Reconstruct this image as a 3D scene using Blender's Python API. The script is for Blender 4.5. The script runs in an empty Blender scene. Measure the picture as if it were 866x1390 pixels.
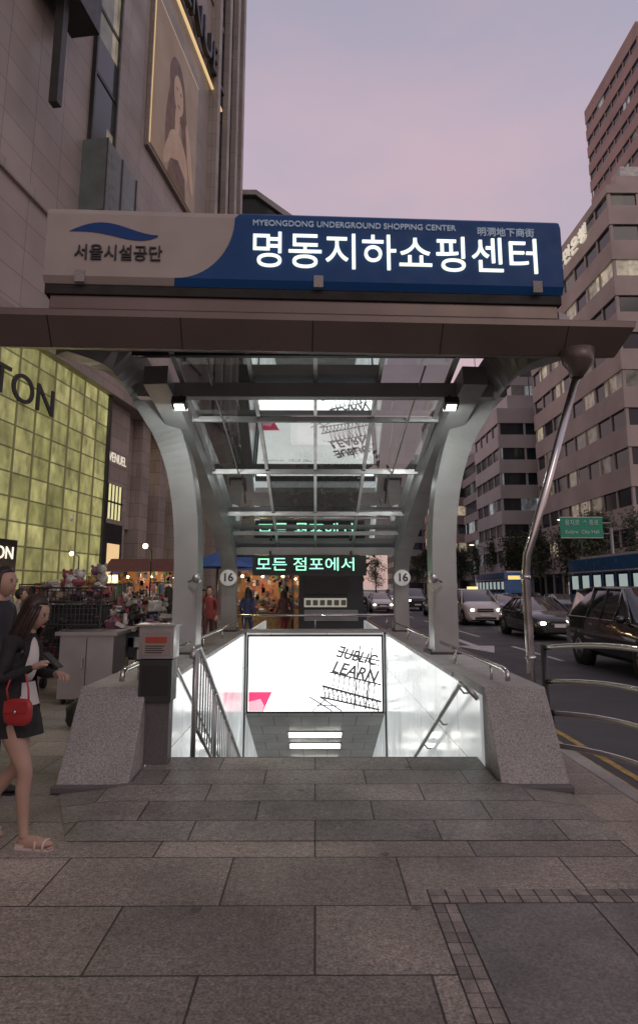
import bpy, bmesh, math, random
from mathutils import Vector, Matrix
R = random.Random(7)
sc = bpy.context.scene
sc.view_settings.view_transform = 'Standard'
sc.view_settings.look = 'None'
sc.view_settings.exposure = 0

# ------------------------------------------------------------------ materials
def newmat(name):
    m = bpy.data.materials.new(name); m.use_nodes = True
    nt = m.node_tree; b = nt.nodes['Principled BSDF']
    return m, nt, b

def N(nt, t, **k):
    n = nt.nodes.new(t)
    for a, v in k.items(): setattr(n, a, v)
    return n

def mixmul(nt, a, b, fac=1.0, mode='MULTIPLY'):
    m = N(nt, 'ShaderNodeMix', data_type='RGBA', blend_type=mode)
    m.inputs[0].default_value = fac
    nt.links.new(a, m.inputs[6]); nt.links.new(b, m.inputs[7])
    return m.outputs[2]

def varnode(nt, vec, scale, lo, hi, detail=4):
    n = N(nt, 'ShaderNodeTexNoise'); n.inputs['Scale'].default_value = scale
    n.inputs['Detail'].default_value = detail
    nt.links.new(vec, n.inputs['Vector'])
    r = N(nt, 'ShaderNodeMapRange')
    r.inputs[1].default_value = .3; r.inputs[2].default_value = .7
    r.inputs[3].default_value = lo; r.inputs[4].default_value = hi
    nt.links.new(n.outputs[0], r.inputs[0])
    return r.outputs[0], n.outputs[0]

def pmat(name, col, rough=.6, metal=0., var=.15, vs=2., speck=0., ss=120., bump=0., bs=40., em=None, es=0., coat=0., spec=None):
    m, nt, b = newmat(name)
    tc = N(nt, 'ShaderNodeTexCoord'); v = tc.outputs['Object']
    rgb = N(nt, 'ShaderNodeRGB'); rgb.outputs[0].default_value = (*col, 1)
    out = rgb.outputs[0]
    if var > 0:
        o, _ = varnode(nt, v, vs, 1-var, 1+var*.6); out = mixmul(nt, out, o)
    if speck > 0:
        o, _ = varnode(nt, v, ss, 1-speck, 1+speck*.7, 2); out = mixmul(nt, out, o)
    nt.links.new(out, b.inputs['Base Color'])
    b.inputs['Metallic'].default_value = metal
    o, _ = varnode(nt, v, vs*2.3, max(0.02, rough-.08), min(1, rough+.1))
    nt.links.new(o, b.inputs['Roughness'])
    if coat: b.inputs['Coat Weight'].default_value = coat
    if spec is not None: b.inputs['Specular IOR Level'].default_value = spec
    if bump > 0:
        _, raw = varnode(nt, v, bs, 0, 1)
        bp = N(nt, 'ShaderNodeBump'); bp.inputs['Strength'].default_value = bump
        bp.inputs['Distance'].default_value = .01
        nt.links.new(raw, bp.inputs['Height']); nt.links.new(bp.outputs[0], b.inputs['Normal'])
    if em:
        b.inputs['Emission Color'].default_value = (*em, 1); b.inputs['Emission Strength'].default_value = es
    return m

def brickmat(name, c1, c2, mort, bw, rh, ms=.006, rough=.6, axis='xy', off=.5, speck=.2, ss=140, stain=.25, sts=.7, bump=.4, em=0., spots=False):
    m, nt, b = newmat(name)
    tc = N(nt, 'ShaderNodeTexCoord'); v = tc.outputs['Object']
    sp = N(nt, 'ShaderNodeSeparateXYZ'); nt.links.new(v, sp.inputs[0])
    cb = N(nt, 'ShaderNodeCombineXYZ')
    if axis == 'xy':
        nt.links.new(sp.outputs[0], cb.inputs[0]); nt.links.new(sp.outputs[1], cb.inputs[1])
    else:
        ad = N(nt, 'ShaderNodeMath', operation='ADD')
        nt.links.new(sp.outputs[0], ad.inputs[0]); nt.links.new(sp.outputs[1], ad.inputs[1])
        nt.links.new(ad.outputs[0], cb.inputs[0]); nt.links.new(sp.outputs[2], cb.inputs[1])
    br = N(nt, 'ShaderNodeTexBrick'); br.offset = off
    br.inputs['Scale'].default_value = 1; br.inputs['Brick Width'].default_value = bw
    br.inputs['Row Height'].default_value = rh; br.inputs['Mortar Size'].default_value = ms
    br.inputs['Mortar Smooth'].default_value = .2; br.inputs['Bias'].default_value = 0
    br.inputs['Color1'].default_value = (*c1, 1); br.inputs['Color2'].default_value = (*c2, 1)
    br.inputs['Mortar'].default_value = (*mort, 1)
    nt.links.new(cb.outputs[0], br.inputs['Vector'])
    out = br.outputs[0]
    o, _ = varnode(nt, v, ss, 1-speck, 1+speck, 2); out = mixmul(nt, out, o)
    if spots:
        o, _ = varnode(nt, v, ss*.35, 1-speck*.5, 1+speck*.5, 2); out = mixmul(nt, out, o)
        for sc_, th, dk_ in ((2.6,.085,.5),(7,.075,.65)):
            vo = N(nt, 'ShaderNodeTexVoronoi'); vo.inputs['Scale'].default_value = sc_; nt.links.new(v, vo.inputs['Vector'])
            mr_ = N(nt, 'ShaderNodeMapRange'); mr_.inputs[1].default_value = th*.7; mr_.inputs[2].default_value = th; mr_.inputs[3].default_value = dk_; mr_.inputs[4].default_value = 1
            nt.links.new(vo.outputs['Distance'], mr_.inputs[0]); out = mixmul(nt, out, mr_.outputs[0])
    o, _ = varnode(nt, v, sts, 1-stain, 1+stain*.5, 6); out = mixmul(nt, out, o)
    nt.links.new(out, b.inputs['Base Color'])
    o, _ = varnode(nt, v, sts*3, rough-.14, rough+.12); nt.links.new(o, b.inputs['Roughness'])
    if bump:
        bp = N(nt, 'ShaderNodeBump', invert=True); bp.inputs['Strength'].default_value = bump
        bp.inputs['Distance'].default_value = .01
        nt.links.new(br.outputs[1], bp.inputs['Height']); nt.links.new(bp.outputs[0], b.inputs['Normal'])
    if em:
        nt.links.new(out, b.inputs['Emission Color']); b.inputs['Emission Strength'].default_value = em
    return m

def winmat(name, cx, cz, lit=.2, col=(1, .8, .5), es=.8, base=(.03, .04, .05)):
    m, nt, b = newmat(name)
    tc = N(nt, 'ShaderNodeTexCoord'); sp = N(nt, 'ShaderNodeSeparateXYZ'); nt.links.new(tc.outputs['Object'], sp.inputs[0])
    ad = N(nt, 'ShaderNodeMath', operation='ADD'); nt.links.new(sp.outputs[0], ad.inputs[0]); nt.links.new(sp.outputs[1], ad.inputs[1])
    def cell(o, c):
        d = N(nt, 'ShaderNodeMath', operation='DIVIDE'); d.inputs[1].default_value = c; nt.links.new(o, d.inputs[0])
        f = N(nt, 'ShaderNodeMath', operation='FLOOR'); nt.links.new(d.outputs[0], f.inputs[0]); return f.outputs[0]
    cb = N(nt, 'ShaderNodeCombineXYZ'); nt.links.new(cell(ad.outputs[0], cx), cb.inputs[0]); nt.links.new(cell(sp.outputs[2], cz), cb.inputs[1])
    wn = N(nt, 'ShaderNodeTexWhiteNoise', noise_dimensions='2D'); nt.links.new(cb.outputs[0], wn.inputs['Vector'])
    th = N(nt, 'ShaderNodeMapRange'); th.inputs[1].default_value = 1-lit; th.inputs[2].default_value = 1
    th.inputs[3].default_value = 0; th.inputs[4].default_value = es
    nt.links.new(wn.outputs[0], th.inputs[0])
    nz, _ = varnode(nt, tc.outputs['Object'], 1.1, .35, 1.2, 3)
    mm = N(nt, 'ShaderNodeMath', operation='MULTIPLY'); nt.links.new(th.outputs[0], mm.inputs[0]); nt.links.new(nz, mm.inputs[1])
    b.inputs['Base Color'].default_value = (*base, 1); b.inputs['Roughness'].default_value = .12
    b.inputs['Emission Color'].default_value = (*col, 1); nt.links.new(mm.outputs[0], b.inputs['Emission Strength'])
    return m

def emat(name, col, s):
    m, nt, b = newmat(name)
    b.inputs['Base Color'].default_value = (*[min(1, c) for c in col], 1)
    b.inputs['Emission Color'].default_value = (*col, 1); b.inputs['Emission Strength'].default_value = s
    return m

# ------------------------------------------------------------------ builder
class B:
    def __init__(s, name): s.name = name; s.bm = bmesh.new(); s.mats = []
    def mi(s, m):
        if m not in s.mats: s.mats.append(m)
        return s.mats.index(m)
    def poly(s, vs, fs, m, smooth=False):
        i = s.mi(m); V = [s.bm.verts.new(v) for v in vs]
        for f in fs:
            try:
                F = s.bm.faces.new([V[k] for k in f]); F.material_index = i; F.smooth = smooth
            except ValueError: pass
    def box(s, x0, x1, y0, y1, z0, z1, m, M=None):
        vs = [(x0,y0,z0),(x1,y0,z0),(x1,y1,z0),(x0,y1,z0),(x0,y0,z1),(x1,y0,z1),(x1,y1,z1),(x0,y1,z1)]
        if M: vs = [M @ Vector(v) for v in vs]
        s.poly(vs, [(3,2,1,0),(4,5,6,7),(0,1,5,4),(1,2,6,5),(2,3,7,6),(3,0,4,7)], m)
    def prism(s, pts, fn, a0, a1, m):
        n = len(pts)
        vs = [fn(p[0], p[1], a0) for p in pts] + [fn(p[0], p[1], a1) for p in pts]
        fs = [tuple(range(n)), tuple(range(2*n-1, n-1, -1))] + [(i, i+n, (i+1) % n+n, (i+1) % n) for i in range(n)]
        s.poly(vs, fs, m)
    def tube(s, pts, r, m, n=10):
        pts = [Vector(p) for p in pts]; rs = r if isinstance(r, (list, tuple)) else [r]*len(pts)
        T = []
        for i in range(len(pts)):
            a = pts[max(0, i-1)]; b = pts[min(len(pts)-1, i+1)]; T.append((b-a).normalized())
        ref = Vector((0, 0, 1)) if abs(T[0].z) < .9 else Vector((1, 0, 0))
        u = (ref-ref.dot(T[0])*T[0]).normalized(); vs = []
        for i, p in enumerate(pts):
            u = (u-u.dot(T[i])*T[i]).normalized(); w = T[i].cross(u)
            for k in range(n):
                a = 2*math.pi*k/n; vs.append(p+(u*math.cos(a)+w*math.sin(a))*rs[i])
        fs = []
        for i in range(len(pts)-1):
            for k in range(n): fs.append((i*n+k, i*n+(k+1) % n, (i+1)*n+(k+1) % n, (i+1)*n+k))
        fs.append(tuple(range(n-1, -1, -1))); e = (len(pts)-1)*n; fs.append(tuple(range(e, e+n)))
        s.poly(vs, fs, m, True)
    def beam(s, pts, ref, w, h, m):
        pts = [Vector(p) for p in pts]; ref = Vector(ref); vs = []
        ws = w if isinstance(w, list) else [w]*len(pts); hs = h if isinstance(h, list) else [h]*len(pts)
        for i, p in enumerate(pts):
            t = (pts[min(len(pts)-1, i+1)]-pts[max(0, i-1)]).normalized()
            u = (ref-ref.dot(t)*t).normalized(); sd = t.cross(u)
            for a, b in ((-1,-1),(1,-1),(1,1),(-1,1)): vs.append(p+sd*a*ws[i]/2+u*b*hs[i]/2)
        fs = []
        for i in range(len(pts)-1):
            for k in range(4): fs.append((i*4+k, i*4+(k+1) % 4, i*4+4+(k+1) % 4, i*4+4+k))
        fs.append((3,2,1,0)); e = (len(pts)-1)*4; fs.append((e,e+1,e+2,e+3))
        s.poly(vs, fs, m)
    def ell(s, c, r, m, seg=12, M=None, fn=None):
        vs = []; rings = max(5, seg//2+1); fs = []
        r = r if isinstance(r, (tuple, list)) else (r, r, r)
        for i in range(rings+1):
            ph = math.pi*i/rings
            for k in range(seg):
                a = 2*math.pi*k/seg
                p = Vector((math.sin(ph)*math.cos(a), math.sin(ph)*math.sin(a), math.cos(ph)))
                if fn: p = fn(p)
                p = Vector((p.x*r[0], p.y*r[1], p.z*r[2]))
                if M: p = M @ p
                vs.append(p+Vector(c))
        for i in range(rings):
            for k in range(seg): fs.append((i*seg+k, (i+1)*seg+k, (i+1)*seg+(k+1) % seg, i*seg+(k+1) % seg))
        s.poly(vs, fs, m, True)
    def cyl(s, p0, p1, r, m, n=16): s.tube([p0, p1], r, m, n)
    def finish(s, loc=(0,0,0), rz=0, parent=None, bevel=0, seg=2):
        bmesh.ops.remove_doubles(s.bm, verts=s.bm.verts, dist=1e-5)
        bmesh.ops.recalc_face_normals(s.bm, faces=s.bm.faces)
        me = bpy.data.meshes.new(s.name); s.bm.to_mesh(me); s.bm.free()
        for m in s.mats: me.materials.append(m)
        o = bpy.data.objects.new(s.name, me); sc.collection.objects.link(o)
        o.location = loc; o.rotation_euler = (0, 0, rz)
        if parent: o.parent = parent
        if bevel:
            b = o.modifiers.new('b', 'BEVEL'); b.width = bevel; b.segments = seg; b.limit_method = 'ANGLE'; b.angle_limit = math.radians(40)
        return o

def empty(name, loc=(0,0,0), rz=0):
    o = bpy.data.objects.new(name, None); sc.collection.objects.link(o); o.location = loc; o.rotation_euler = (0, 0, rz); return o

def text(name, s, width, loc, mat, parent=None, rz=0, height=None, ext=.01, rx=90, ry=0, bold=0., align='CENTER', shear=0.):
    cu = bpy.data.curves.new(name, 'FONT'); cu.body = s; cu.size = 1; cu.extrude = ext; cu.align_x = align; cu.align_y = 'CENTER'
    cu.offset = bold; cu.shear = shear
    cu.materials.append(mat)
    o = bpy.data.objects.new(name, cu); sc.collection.objects.link(o)
    bpy.context.view_layer.update()
    d = o.dimensions
    k = width/max(d.x, .01); ky = k if not height else height/max(d.y, .01)
    o.scale = (k, ky, 1)
    o.location = loc; o.rotation_euler = (math.radians(rx), math.radians(ry), rz)
    if parent: o.parent = parent
    return o

# ------------------------------------------------------------------ common mats
granite = pmat('granite', (.34,.325,.305), .55, var=.16, speck=.45, ss=85, bump=.15, bs=90)
granite_d = pmat('granite_dark', (.12,.115,.11), .5, var=.2, speck=.35, ss=110)
steelp = pmat('painted_grey_steel', (.33,.33,.32), .38, .35, var=.16, vs=1.5)
steeld = pmat('dark_steel', (.06,.06,.06), .4, .5)
stainless = pmat('stainless', (.62,.61,.58), .18, 1., var=.12, vs=3)
brushed = pmat('brushed_stainless', (.42,.42,.41), .36, .9, var=.15, vs=2)
fascia_m = pmat('brown_grey_panel', (.165,.13,.112), .32, .4, var=.16, vs=.9)
black = pmat('black_plastic', (.02,.02,.02), .4)
rubber = pmat('rubber', (.018,.018,.018), .8)
white = pmat('white_paint', (.75,.75,.73), .5)
seam = pmat('seam', (.02,.018,.016), .7)

# ------------------------------------------------------------------ camera
cam = bpy.data.cameras.new('camera'); co = bpy.data.objects.new('camera', cam); sc.collection.objects.link(co)
co.location = (0, 0, 1.6); co.rotation_euler = (math.radians(99.8), 0, math.radians(-.33))
cam.sensor_fit = 'VERTICAL'; cam.sensor_height = 38.49; cam.sensor_width = 24; cam.lens = 24; cam.shift_y = -45/1390
cam.clip_end = 3000; sc.camera = co

# ------------------------------------------------------------------ world
w = bpy.data.worlds.new('World'); sc.world = w; w.use_nodes = True; nt = w.node_tree
bg = nt.nodes['Background']
tc = N(nt, 'ShaderNodeTexCoord'); sp = N(nt, 'ShaderNodeSeparateXYZ'); nt.links.new(tc.outputs['Generated'], sp.inputs[0])
rp = N(nt, 'ShaderNodeValToRGB'); cr = rp.color_ramp
cr.elements[0].position = 0; cr.elements[0].color = (.44,.34,.32,1)
cr.elements[1].position = 1; cr.elements[1].color = (.30,.285,.33,1)
e = cr.elements.new(.35); e.color = (.54,.41,.44,1)
e = cr.elements.new(.62); e.color = (.45,.39,.46,1)
nt.links.new(sp.outputs[2], rp.inputs[0])
mp = N(nt, 'ShaderNodeMapping'); mp.inputs['Scale'].default_value = (1.2, 1.2, 3.2); mp.inputs['Rotation'].default_value = (.3, .2, .4)
nt.links.new(tc.outputs['Generated'], mp.inputs[0])
ns = N(nt, 'ShaderNodeTexNoise'); ns.inputs['Scale'].default_value = 1.7; ns.inputs['Detail'].default_value = 5; ns.inputs['Roughness'].default_value = .5
nt.links.new(mp.outputs[0], ns.inputs['Vector'])
cl = N(nt, 'ShaderNodeMapRange'); cl.inputs[1].default_value = .38; cl.inputs[2].default_value = .64
nt.links.new(ns.outputs[0], cl.inputs[0])
mx = N(nt, 'ShaderNodeMix', data_type='RGBA'); nt.links.new(cl.outputs[0], mx.inputs[0])
g1 = N(nt, 'ShaderNodeMix', data_type='RGBA', blend_type='MULTIPLY'); g1.inputs[0].default_value = 1; nt.links.new(rp.outputs[0], g1.inputs[6]); g1.inputs[7].default_value = (.88,.92,1.0,1)
g2 = N(nt, 'ShaderNodeMix', data_type='RGBA', blend_type='MULTIPLY'); g2.inputs[0].default_value = 1; nt.links.new(rp.outputs[0], g2.inputs[6]); g2.inputs[7].default_value = (1.14,1.0,1.0,1)
nt.links.new(g1.outputs[2], mx.inputs[6]); nt.links.new(g2.outputs[2], mx.inputs[7])
sky = N(nt, 'ShaderNodeTexSky', sky_type='NISHITA'); sky.sun_disc = False; sky.sun_elevation = math.radians(2); sky.sun_rotation = math.radians(-60)
sm = N(nt, 'ShaderNodeMix', data_type='RGBA', blend_type='ADD'); sm.inputs[0].default_value = .03
nt.links.new(mx.outputs[2], sm.inputs[6]); nt.links.new(sky.outputs[0], sm.inputs[7])
nt.links.new(sm.outputs[2], bg.inputs[0]); bg.inputs[1].default_value = 1.08
sl = bpy.data.lights.new('sun', 'SUN'); sl.energy = .3; sl.angle = math.radians(25); sl.color = (1,.84,.72)
so = bpy.data.objects.new('sun', sl); sc.collection.objects.link(so); so.rotation_euler = (math.radians(55), 0, math.radians(25))

# ------------------------------------------------------------------ ground, road, pavements
asph = pmat('asphalt', (.045,.045,.047), .6, var=.35, vs=.4, speck=.35, ss=90, bump=.2, bs=120)
dirt = pmat('ground_base', (.12,.115,.11), .9, var=.3, vs=.05)
def sheet_with_hole(b, X0, X1, Y0, Y1, hx0, hx1, hy0, hy1, z, m):
    b.poly([(X0,Y0,z),(hx0,Y0,z),(hx0,Y1,z),(X0,Y1,z)], [(0,1,2,3)], m)
    b.poly([(hx1,Y0,z),(X1,Y0,z),(X1,Y1,z),(hx1,Y1,z)], [(0,1,2,3)], m)
    b.poly([(hx0,Y0,z),(hx1,Y0,z),(hx1,hy0,z),(hx0,hy0,z)], [(0,1,2,3)], m)
    b.poly([(hx0,hy1,z),(hx1,hy1,z),(hx1,Y1,z),(hx0,Y1,z)], [(0,1,2,3)], m)
g = B('ground'); sheet_with_hole(g, -900, 900, -900, 1500, -1.49, 1.49, 6.11, 14.5, -.13, dirt); g.finish()
r = B('road'); r.poly([(2.6,-60,-.12),(24,-60,-.12),(24,600,-.12),(2.6,600,-.12)], [(0,1,2,3)], asph); r.finish()
pav = brickmat('paving', (.375,.325,.27), (.225,.20,.17), (.05,.045,.038), .98, .6, .006, .48, speck=.48, ss=75, stain=.5, sts=.9, spots=True)
p = B('pavement'); sheet_with_hole(p, -40, 2.44, -20, 600, -1.49, 1.49, 6.11, 14.5, 0, pav); p.finish()
kerbm = pmat('kerb_granite', (.34,.325,.295), .6, speck=.3, ss=100)
k = B('kerb')
for i in range(-20, 130):
    k.box(2.445, 2.6, i*1.0+.004, i*1.0+.996, -.125, .003, kerbm)
k.finish(bevel=.01)
p2 = B('far_pavement'); p2.box(24, 29.8, -40, 400, -.12, .02, brickmat('far_paving', (.2,.19,.18), (.16,.15,.14), (.06,.06,.06), .5, .3)); p2.finish()
ylw = pmat('yellow_paint', (.38,.25,.06), .6, var=.5, vs=8); wht = pmat('road_white', (.6,.6,.58), .6, var=.35, vs=6)
mk = B('road_markings')
mk.box(2.72, 2.80, -20, 300, -.119, -.115, ylw); mk.box(2.92, 3.0, -20, 300, -.119, -.115, ylw)
for lx in (6.0, 9.3, 16, 19.6):
    for i in range(-3, 30): mk.box(lx-.06, lx+.06, i*8.0, i*8.0+4, -.119, -.115, wht)
mk.box(12.6, 12.75, -20, 300, -.119, -.115, ylw); mk.box(12.9, 13.05, -20, 300, -.119, -.115, ylw)
ax = 4.9
mk.poly([(ax-.12,20.2,-.115),(ax+.12,20.2,-.115),(ax+.12,24.4,-.115),(ax-.12,24.4,-.115)], [(0,1,2,3)], wht)
mk.poly([(ax,18.0,-.115),(ax+.6,20.2,-.115),(ax-.6,20.2,-.115)], [(0,1,2)], wht)
mk.finish()

rampm = brickmat('ramp_slabs', (.305,.29,.25), (.205,.195,.172), (.045,.042,.037), .82, .34, .006, .48, speck=.42, ss=80, stain=.5, sts=1.1, spots=True)
rb = B('entrance_ramp')
A = [(-1.6,4.45,.004),(2.0,4.45,.004),(1.47,5.5,.07),(-1.47,5.5,.07),(1.47,6.14,.1),(-1.47,6.14,.1)]
rb.poly(A, [(0,1,2,3),(3,2,4,5)], rampm)
rb.poly([(2.0,4.45,.004),(2.03,5.5,.004),(1.47,5.5,.07)], [(0,1,2)], rampm)
rb.poly([(-1.6,4.45,.004),(-2.06,5.5,.004),(-1.47,5.5,.07)], [(0,1,2)], rampm)
rb.finish()
ic = B('utility_cover_slab')
slab = pmat('slab_grey', (.21,.20,.18), .5, var=.35, vs=2, speck=.4, ss=80)
setts_ = [pmat('setts_%d' % i, c, .6, var=.3, vs=9, speck=.3) for i, c in enumerate(((.27,.24,.21),(.2,.18,.16),(.33,.29,.25)))]
grout = pmat('grout', (.07,.06,.055), .8)
ic.box(.6, 2.43, 1.4, 3.77, -.02, .0025, grout)
ic.box(.73, 1.42, 1.5, 3.605, -.02, .006, slab); ic.box(1.43, 2.42, 1.5, 3.605, -.02, .006, slab)
for i in range(23):
    for xa in (.605, .666): ic.box(xa, xa+.055, 1.492+i*.092, 1.576+i*.092, -.02, .006, R.choice(setts_))
for i in range(19):
    for ya in (3.62, 3.695): ic.box(.606+i*.095, .692+i*.095, ya, ya+.068, -.02, .006, R.choice(setts_))
ic.finish()

# ------------------------------------------------------------------ stairwell
SL = .515
wallm = brickmat('white_wall_panel_glow', (.78,.82,.82), (.72,.77,.78), (.3,.33,.34), 1.2, 3.2, .008, .2, axis='xz', speck=.02, stain=.22, sts=.5, bump=.2, off=0, em=.36)  # emission stands in for fluorescent light on plain white panels
st = B('underground_stairs')
stepm = pmat('step_granite', (.22,.21,.2), .5, speck=.3)
for i in range(46):
    y = 6.14+i*.33; z = .1-(i+1)*.17
    st.box(-1.47, 1.47, y, y+.335, z-.3, z, stepm)
st.box(-1.47, 1.47, 6.10, 6.14, -.6, .098, stepm)
st.finish()
sw = B('stairwell_wall')
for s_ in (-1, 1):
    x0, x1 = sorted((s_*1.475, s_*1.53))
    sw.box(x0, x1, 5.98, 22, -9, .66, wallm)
ceil = brickmat('ceiling_panel', (.30,.30,.29), (.26,.26,.255), (.1,.1,.1), .6, .6, .01, .5, axis='xy', speck=.05)
sw.poly([(-1.475,14.15,-.97),(1.475,14.15,-.97),(1.475,24,-.97-SL*9.85),(-1.475,24,-.97-SL*9.85)], [(0,1,2,3)], ceil)
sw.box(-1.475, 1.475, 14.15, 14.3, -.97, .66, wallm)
sw.finish()
tubem = emat('fluorescent', (1, .98, .9), 6)
for i, yy in enumerate((15.5, 16.35, 17.6, 18.9)):
    zz = -.97-SL*(yy-14.15)
    l = B('ceiling_light_strip'); M = Matrix.Translation((0, yy, zz)) @ Matrix.Rotation(-math.atan(SL), 4, 'X')
    l.box(-.6, .6, -.11, .11, -.07, -.03, tubem, M); l.box(-.64, .64, -.14, .14, -.028, .02, brushed, M); l.finish()

adw = emat('backlit_white', (1, 1, .98), 1.9); adg = emat('ad_grey', (.42,.44,.45), 1.0); adk = emat('ad_dark', (.05,.05,.055), 1.0); adp = emat('ad_pink', (.72,.05,.16), 1.0)
ad = empty('advertisement_board', (0, 13.95, 0))
a = B('lightbox'); a.box(-1.44, 1.44, 0, .15, -.95, .64, steeld); a.box(-1.40, 1.40, -.006, 0, -.91, .60, adw); a.finish(parent=ad)
a = B('ad_artwork')
def flat(b, pts, y, m): b.poly([(p_[0], y, p_[1]) for p_ in pts], [tuple(range(len(pts)))], m)
flat(a, [(-1.39,-.905),(-1.08,-.905),(-.90,-.52),(-1.39,-.52)], -.01, adp)
flat(a, [(-1.39,-.72),(-1.14,-.66),(-1.06,-.80),(-1.10,-.905),(-1.39,-.905)], -.013, emat('ad_lightpink', (.9,.4,.47), 1.0))
def ln(x0, z0, x1, z1, t=.03, m=adk):
    d = Vector((x1-x0, 0, z1-z0)).normalized(); n_ = Vector((-d.z, 0, d.x))*t*.5; P0 = Vector((x0,-.015,z0)); P1 = Vector((x1,-.015,z1))
    a.poly([P0-n_, P1-n_, P1+n_, P0+n_], [(0,1,2,3)], m)
ln(.15,-.40,1.38,-.72,.045); ln(.30,-.12,1.38,-.38,.03); ln(.10,-.62,1.34,-.88,.038); ln(.50,.30,1.38,.10,.028); ln(.95,.42,.80,-.88,.026); ln(1.2,.38,1.05,-.88,.026); ln(.45,.34,1.36,.0,.02)
for i in range(13):
    x = .18+i*.092; z = -.40-i*.024; ln(x, z, x+.03, z-.24, .022); ln(x, z-.2, x+.1, z-.02, .016)
for i in range(9):
    x = .42+i*.105; ln(x, -.15-i*.024, x-.05, -.42-i*.03, .020); ln(x, -.42-i*.03, x+.1, -.15-i*.024, .015)
ln(.1,-.62,.55,-.9,.026); ln(-.12,-.62,.35,-.9,.026); ln(-.05,-.9,.3,-.6,.02); ln(-.12,-.78,.5,-.8,.02)
a.finish(parent=ad)
text('ad_letters_a', 'ƎUBLIC', .88, (.86,-.018,.20), adk, ad, height=.24, ry=13, bold=.02, shear=.25)
text('ad_letters_b', 'LEARN', .98, (.82,-.018,-.12), adk, ad, height=.25, ry=13, bold=.02, shear=.25)
text('ad_caption', 'LOTTE  DEPT.', .55, (-.35,-.012,.50), adg, ad)
text('ad_small_print', 'department store 02 771 2500', .5, (-1.02,-.012,.50), adg, ad)
for s_ in (-1, 1):
    b = B('board_post'); x0, x1 = sorted((s_*1.445, s_*1.472)); b.box(x0, x1, 13.75, 13.9, -4, .7, steeld); b.finish()

for s_, (xi, xo) in ((-1, (-1.50,-2.08)), (1, (1.50,2.05))):
    x0, x1 = sorted((xi, xo))
    b = B('granite_parapet')
    pl = [(5.44,0),(5.93,.74),(7.2,.74),(7.2,0)]
    b.prism(pl, lambda u, v, a_: (a_, u, v), x0, x1, granite)
    for (ya, yb) in ((7.206,8.9),(8.906,10.8),(10.806,12.7),(12.706,14.9)):
        b.box(x0, x1, ya, yb, 0, .655, granite); b.box(x0-.015, x1+.015, ya, yb, .66, .71, granite)
    b.box(x0-.01, x1+.01, 5.40, 5.60, 0.005, .055, granite_d)
    b.finish(bevel=.008)
b = B('back_parapet'); b.box(-1.5, 1.5, 14.45, 14.9, -.2, .66, granite); b.box(-1.5, 1.5, 14.42, 14.92, .664, .71, granite); b.finish(bevel=.008)

def rail(name, pts, posts, r=.024, base=.71):
    b = B(name); b.tube(pts, r, stainless, 12)
    for q in posts:
        b.tube([(q[0], q[1], base), (q[0], q[1], q[2])], .014, stainless, 8); b.cyl((q[0], q[1], base), (q[0], q[1], base+.01), .04, stainless, 14)
    b.finish()
for s_ in (-1, 1):
    x = s_*1.70
    rail('parapet_handrail', [(x,5.85,.80),(x,5.87,.87),(x,5.95,.89),(x,8.9,.89)], [(x,6.4,.88),(x,8.0,.88)])
    rail('parapet_handrail', [(x,9.7,.89),(x,14.6,.89)], [(x,10.0,.88),(x,12.0,.88),(x,14.3,.88)])
rail('back_guardrail', [(-1.9,14.7,1.02),(1.9,14.7,1.02)], [(-1.6,14.7,1.0),(0,14.7,1.0),(1.6,14.7,1.0)], .03)

b = B('stair_railing')
x = -1.12
def rz(y): return 1.05-.515*(y-6.35) if y > 6.35 else 1.05
b.tube([(x,6.05,.98),(x,6.12,1.05),(x,6.35,1.05)]+[(x, 6.35+i*.5, rz(6.35+i*.5)) for i in range(1, 12)], .028, brushed, 10)
b.tube([(x,6.35,.3)]+[(x, 6.35+i*.5, rz(6.35+i*.5)-.75) for i in range(1, 12)], .02, brushed, 8)
b.tube([(x-.22,6.2,.85),(x-.22,6.4,.85)]+[(x-.22, 6.4+i*.5, .85-.515*i*.5) for i in range(1, 12)], .02, stainless, 8)
for i in range(34):
    y = 6.35+i*.16; b.tube([(x,y,rz(y)-.75),(x,y,rz(y))], .0085, brushed, 6)
for i in range(5):
    y = 6.2+i*1.3; b.tube([(x,y,rz(y)-1.05),(x,y,rz(y))], .024, brushed, 8)
b.finish()
b = B('wall_handrail'); x = 1.38
b.tube([(x+.09,6.02,.62),(x,6.08,.72),(x,6.3,.72)]+[(x, 6.3+i*.5, .72-.46*i*.5) for i in range(1, 13)], .024, brushed, 10)
for i in range(6):
    y = 6.4+i*1.1; z = .72-.46*(y-6.3); b.tube([(x,y,z),(x+.05,y,z-.06),(x+.1,y,z-.06)], .01, brushed, 6)
b.finish()

b = B('information_box')
b.box(-1.50,-1.29,5.92,6.08,.09,.62, granite_d)
b.box(-1.56,-1.27,5.88,6.10,.62,.98, steeld); b.box(-1.57,-1.26,5.87,6.11,.99,1.27, brushed)
b.box(-1.54,-1.29,5.862,5.87,1.02,1.22, pmat('label_cream', (.30,.25,.22), .6)); b.box(-1.51,-1.32,5.856,5.862,1.13,1.18, pmat('label_red', (.4,.06,.03), .5))
for i in range(4): b.box(-1.51,-1.36+.02*(i % 2),5.858,5.862,1.04+i*.019,1.048+i*.019, steeld)
b.box(-1.53,-1.30,5.872,5.88,.68,.93, black); b.box(-1.60,-1.24,5.84,6.13,1.27,1.29, brushed)
b.finish(bevel=.006)

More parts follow.
